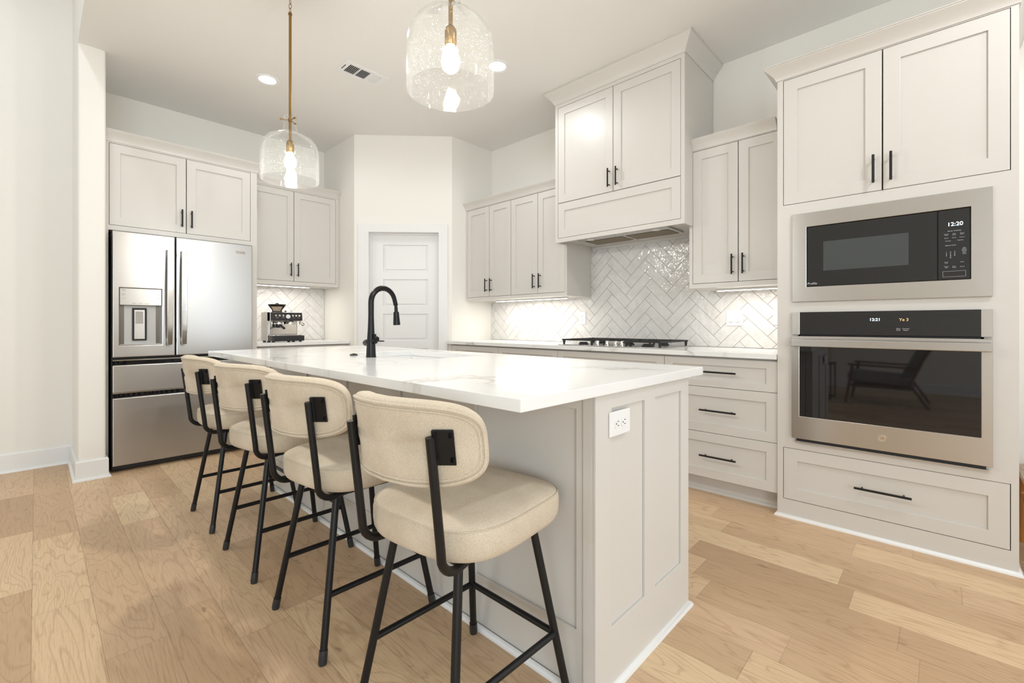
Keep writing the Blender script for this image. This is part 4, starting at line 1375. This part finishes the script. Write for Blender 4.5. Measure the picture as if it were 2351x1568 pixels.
    for sx in (-1, 1):
        for sy in (-1, 1):
            p0, p1 = Vector((sx * .137, sy * .137, .505)), Vector((sx * .214, sy * .205, .012))
            lg = MB().tube([p0, p1], .0115, 14).build('leg', M['black'], r, smooth=True, local=True)
            d = (p1 - p0).normalized()
            MB().tube([p1 - d * .03, p1 + d * .002, (p1.x + .001 * sx, p1.y + .001 * sy, 0.0006)], [.0135, .0138, .0125], 14).build('foot', M['rubber'], lg, smooth=True, local=True)
            t = (.505 - .196) / (.505 - .012)
            feet[(sx, sy)] = p0 + (p1 - p0) * t
    for a, b in (((-1, -1), (1, -1)), ((1, -1), (1, 1)), ((1, 1), (-1, 1))):
        MB().tube([feet[a], feet[b]], .0095, 12).build('stretcher', M['black'], r, smooth=True, local=True)
    return r
spots = [(0.845, 0.990, 7.0, 'nearest beige bar stool, whole seat and back in plain view by the island corner'),
         (0.845, 1.640, 7.4, 'second beige bar stool from the camera, behind the nearest one'),
         (0.845, 2.300, 11.5, 'third beige bar stool along the island, next to the farthest one'),
         (0.845, 2.955, 1.2, 'farthest beige bar stool, standing in front of the refrigerator')]
stool = make_stool(spots[0][3])
for i, (x, y, a, lb) in enumerate(spots):
    o = stool if i == 0 else copy_tree(stool)
    o['label'] = lb
    # legs stay square to the island while the swivel seat turns
    o.location = (x, y, 0)
    for ch in o.children:
        if ch.name.split('.')[0] in ('seat', 'backrest', 'upright'):
            ch.rotation_euler = (0, 0, math.radians(a))

# ------------------------------------------------------------------ pendants
def make_pendant(x, y, label):
    r = empty('pendant_lamp', (x, y, 1.904), label, 'pendant lamp', 'pendant lamps over the island')
    z = 1.904
    outer = [(0.1525, 0), (0.1530, .06), (0.1525, .14), (0.150, .175), (0.141, .208), (0.122, .234), (0.090, .252), (0.056, .264), (0.041, .278), (0.036, .30), (0.034, .33), (0.034, .362)]
    inner = [(a - .003, b - (.0015 if a > .1 else 0)) for a, b in outer]
    inner[0] = (outer[0][0] - .003, 0.0)
    prof = outer + [(outer[-1][0] - .003, outer[-1][1])] + list(reversed(inner[:-1]))
    MB().lathe(prof, (x, y, z), 64, closed=True).build('glass_shade', M['seeded'], r, smooth=True, angle=60)
    rod = MB().lathe([(0.0075, .225), (0.0075, .945), (0.0105, .946), (0.0105, .955), (.006, .962), (0, .963)], (x, y, z), 18)
    rod.build('rod', M['brass'], r, smooth=True)
    sk_ = MB().lathe([(0.0105, .232), (0.018, .222), (.021, .212), (.021, .165), (.0175, .160), (0, .160)], (x, y, z), 24)
    sk_.build('socket', M['brass'], r, smooth=True)
    MB().lathe([(0.0, .066), (.016, .069), (.029, .082), (.034, .102), (.031, .122), (.018, .146), (.013, .160)], (x, y, z), 24).build('bulb', M['bulb'], r, smooth=True)
    th = MB()
    for k_ in range(3):
        a = math.radians(35 + 120 * k_)
        c, s_ = math.cos(a), math.sin(a)
        th.tube([(x + c * .007, y + s_ * .007, z + .345), (x + c * .044, y + s_ * .044, z + .345)], .0022, 8)
        th.tube([(x + c * .044, y + s_ * .044, z + .345), (x + c * .053, y + s_ * .053, z + .345)], .0058, 10)
    th.lathe([(0.0, .335), (.0115, .337), (.0115, .353), (0, .355)], (x, y, z), 14)
    th.build('thumb_screws', M['brass'], r, smooth=True)
    ch = MB()
    zz_ = z + .958
    i = 0
    while zz_ < ZC - 0.035:
        L_, wd = .030, .0075
        lp = []
        for k_ in range(16):
            a = 2 * PI * k_ / 16
            px, pz = wd * math.cos(a), L_ / 2 * math.sin(a)
            q = math.radians(40 + 90 * (i % 2))
            lp.append((x + px * math.cos(q), y + px * math.sin(q), zz_ + L_ / 2 + pz - .002))
        ch.tube(lp, .0016, 6, closed=True)
        zz_ += L_ - .0045
        i += 1
    ch.build('chain', M['brass'], r, smooth=True)
    MB().lathe([(0, -.045), (.012, -.043), (.018, -.03), (.062, -.022), (.066, -.012), (.066, -.0005), (0, -.0005)], (x, y, ZC), 28).build('canopy', M['brass'], r, smooth=True)
    l = bpy.data.lights.new('bulb_light', 'POINT')
    l.energy, l.color, l.shadow_soft_size = 18, (1.0, 0.975, 0.93), 0.03
    lo = bpy.data.objects.new('bulb_light', l)
    COL.objects.link(lo)
    lo.parent = r
    lo.location = (0, 0, 0.055)
    return r
make_pendant(1.0, 2.70, 'seeded glass pendant lamp hanging on its brass rod over the far half of the island')
make_pendant(1.005, 1.255, 'seeded glass pendant lamp cut off by the top of the picture, nearer the camera')

# recessed ceiling lights and the air vent
def can(x, y, z, label, power, col=(0.93, 0.965, 1.0)):
    e = empty('recessed_light', (x, y, z), label, 'ceiling light', 'recessed ceiling lights')
    MB().lathe([(0.062, -.003), (0.086, -.006), (0.089, -.003), (0.089, -.0005), (0.062, -.0005)], (x, y, z), 40, closed=True).build('trim_ring', M['plastic_white'], e, smooth=True)
    MB().lathe([(0, -.0035), (0.0615, -.0035), (0.0615, -.001), (0, -.001)], (x, y, z), 36).build('lens', M['can_lens'], e)
    l = bpy.data.lights.new('can_light', 'SPOT')
    l.energy, l.color, l.spot_size, l.spot_blend, l.shadow_soft_size = power, col, math.radians(172), 0.4, 0.05
    lo = bpy.data.objects.new('can_light', l)
    COL.objects.link(lo)
    lo.parent = e
    lo.location = (0, 0, -0.02)
    return e
can(1.269, 3.894, ZC, 'lit recessed ceiling light left of the air vent', 10)
can(2.396, 2.433, ZC, 'lit recessed ceiling light peeking past the right rim of the near pendant', 19)
can(1.95, -0.75, ZC, 'unseen ceiling light added to brighten the floor by the oven tower', 56)  # added lamp out of view, placed to light the floor on the right
can(2.25, -1.8, ZC, 'unseen ceiling light added behind the camera to streak the refrigerator doors', 28)  # added lamp out of view, placed for a streak on the refrigerator
can(-0.32, 3.0, ZG, 'lit recessed light high in the great-room ceiling', 34, (0.90, 0.96, 1.0))
can(-1.8, 1.0, ZG, 'unseen ceiling light added to brighten the great room', 30, (0.90, 0.96, 1.0))  # added lamp out of view, lifts the ambient light

av = empty('air_vent', (1.75, 3.265, ZC), 'white ceiling air vent with dark louvres', 'air vent')
ax0, ax1, ay0, ay1 = 1.573, 1.922, 3.172, 3.358
zb = ZC - 0.006
mb = ring_slab([(ax0, ay0), (ax1, ay0), (ax1, ay1), (ax0, ay1)], [(ax0 + .048, ay0 + .035), (ax1 - .048, ay0 + .035), (ax1 - .048, ay1 - .035), (ax0 + .048, ay1 - .035)], zb, ZC - .0005)
mb.build('frame', M['plastic_white'], av, bevel=0.002)
MB().box(ax0 + .045, ax1 - .045, ay0 + .032, ay1 - .032, ZC - .0016, ZC - .0006).build('duct', M['slot'], av)
sl = MB()
def slat(p, q, tilt):
    p, q = Vector(p), Vector(q)
    d = (q - p).normalized()
    n = Vector((-d.y, d.x, 0))
    a, b = p + n * .0045, p - n * .0045
    c, e = q - n * .0045, q + n * .0045
    up = Vector((0, 0, .0035 * tilt))
    sl.hexa([a - up, b + up, c + up, e - up, a - up + Vector((0, 0, .0014)), b + up + Vector((0, 0, .0014)), c + up + Vector((0, 0, .0014)), e - up + Vector((0, 0, .0014))])
zs = ZC - .0062
for i in range(6):
    slat((ax0 + .058 + i * .0125, ay0 + .035, zs), (ax0 + .058 + i * .0125, ay1 - .035, zs), 1)
    slat((ax1 - .058 - i * .0125, ay0 + .035, zs), (ax1 - .058 - i * .0125, ay1 - .035, zs), -1)
for i in range(8):
    y = ay0 + .042 + i * .0146
    slat((ax0 + .137, y, zs), (ax1 - .137, y, zs), -1)
sl.box(ax0 + .128, ax0 + .137, ay0 + .035, ay1 - .035, zb, ZC - .002).box(ax1 - .137, ax1 - .128, ay0 + .035, ay1 - .035, zb, ZC - .002)
sl.build('louvre', M['plastic_white'], av)
MB().box(ax0 + .018, ax0 + .022, ay0 + .06, ay1 - .06, zb - .003, zb - .0002).build('lever', M['slot'], av)

# ------------------------------------------------------------------ wooden chair at the right edge of the picture
wc = empty('wooden_chair', (3.2, -0.5, 0), 'wooden chair leg and seat corner showing past the oven tower', 'chair')
seat = MB()
pts = rounded(2.965, 3.42, -0.72, -0.262, 0.05, 4)
m = len(pts)
for z, ins in ((0.345, .03), (0.362, .008), (0.375, 0.0), (0.385, .006)):
    for x, y in pts:
        cx_, cy_ = 3.19, -.49
        d = Vector((x - cx_, y - cy_)).normalized()
        seat.v.append(Vector((x - d.x * ins, y - d.y * ins, z)))
for i in range(3):
    for k_ in range(m):
        j = (k_ + 1) % m
        seat.f.append((i * m + k_, i * m + j, (i + 1) * m + j, (i + 1) * m + k_))
seat.f += [tuple(range(m)), tuple(3 * m + i for i in range(m))]
seat.build('seat', M['wood_grey'], wc, smooth=True)
legs = [(2.985, -.283), (3.395, -.283), (2.985, -.695), (3.395, -.695)]
for i, (x, y) in enumerate(legs):
    lg = MB().tube([(x, y, 0.0005), (x, y, .03), (x, y, .2), (x, y, .28), (x, y, .346)], [.018, .020, .018, .021, .032], 14).build('leg', M['wood_honey'], wc, smooth=True)
for x in (2.985, 3.395):
    MB().tube([(x, -.283, .20), (x, -.695, .20)], .010, 10).build('stretcher', M['wood_walnut'], wc, smooth=True)
MB().tube([(2.985, -.49, .20), (3.395, -.49, .20)], .010, 10).build('stretcher', M['wood_walnut'], wc, smooth=True)
bk = MB()
for x in (3.0, 3.38):
    bk.tube([(x, -.685, .38), (x, -.70, .58), (x, -.74, .80)], .016, 12)
bk.box(3.01, 3.37, -.715, -.69, .57, .63).box(3.01, 3.37, -.745, -.72, .72, .79)
bk.build('backrest', M['wood_honey'], wc, smooth=True)

# ------------------------------------------------------------------ armchair and side table in the great room (seen in the oven glass)
ac = empty('armchair', (-2.3, 0.55, 0), 'wood-framed armchair with grey cushions mirrored in the oven door', 'armchair')
for x in (-2.62, -1.98):
    sf = MB()
    sf.tube([(x, .98, 0.001), (x, .93, .3), (x, .90, .52)], .018, 10)
    sf.tube([(x, .12, 0.001), (x, .30, .30), (x, .18, .62), (x, .08, .82)], .018, 10)
    sf.build('side_frame', M['wood_walnut'], ac, smooth=True)
    MB().hexa([(x - .03, .20, .50), (x + .03, .20, .50), (x + .03, .95, .52), (x - .03, .95, .52), (x - .03, .20, .525), (x + .03, .20, .525), (x + .03, .95, .545), (x - .03, .95, .545)]).build('armrest', M['wood_walnut'], ac, bevel=0.008)
MB().box(-2.60, -2.0, .28, .92, .22, .26).build('seat_rail', M['wood_walnut'], ac, bevel=0.005)
MB().hexa([(-2.58, .28, .262), (-2.02, .28, .262), (-2.02, .96, .30), (-2.58, .96, .30), (-2.58, .28, .39), (-2.02, .28, .39), (-2.02, .96, .43), (-2.58, .96, .43)]).build('seat_cushion', M['cushion'], ac, bevel=0.03, seg=4)
MB().hexa([(-2.58, .26, .40), (-2.02, .26, .40), (-2.02, .40, .40), (-2.58, .40, .40), (-2.58, .06, .84), (-2.02, .06, .84), (-2.02, .20, .86), (-2.58, .20, .86)]).build('back_cushion', M['cushion'], ac, bevel=0.03, seg=4)
stb = empty('side_table', (-2.3, 1.35, 0), 'slim black side table beside the grey armchair', 'table')
MB().box(-2.5, -2.1, 1.15, 1.55, .50, .52).build('table_top', M['black'], stb, bevel=0.003)
for x in (-2.49, -2.125):
    MB().box(x, x + .018, 1.16, 1.178, .018, .50).build('leg', M['black'], stb)
    MB().box(x, x + .018, 1.16, 1.55, 0.0005, .018).build('runner', M['black'], stb)
bpy.context.view_layer.update()
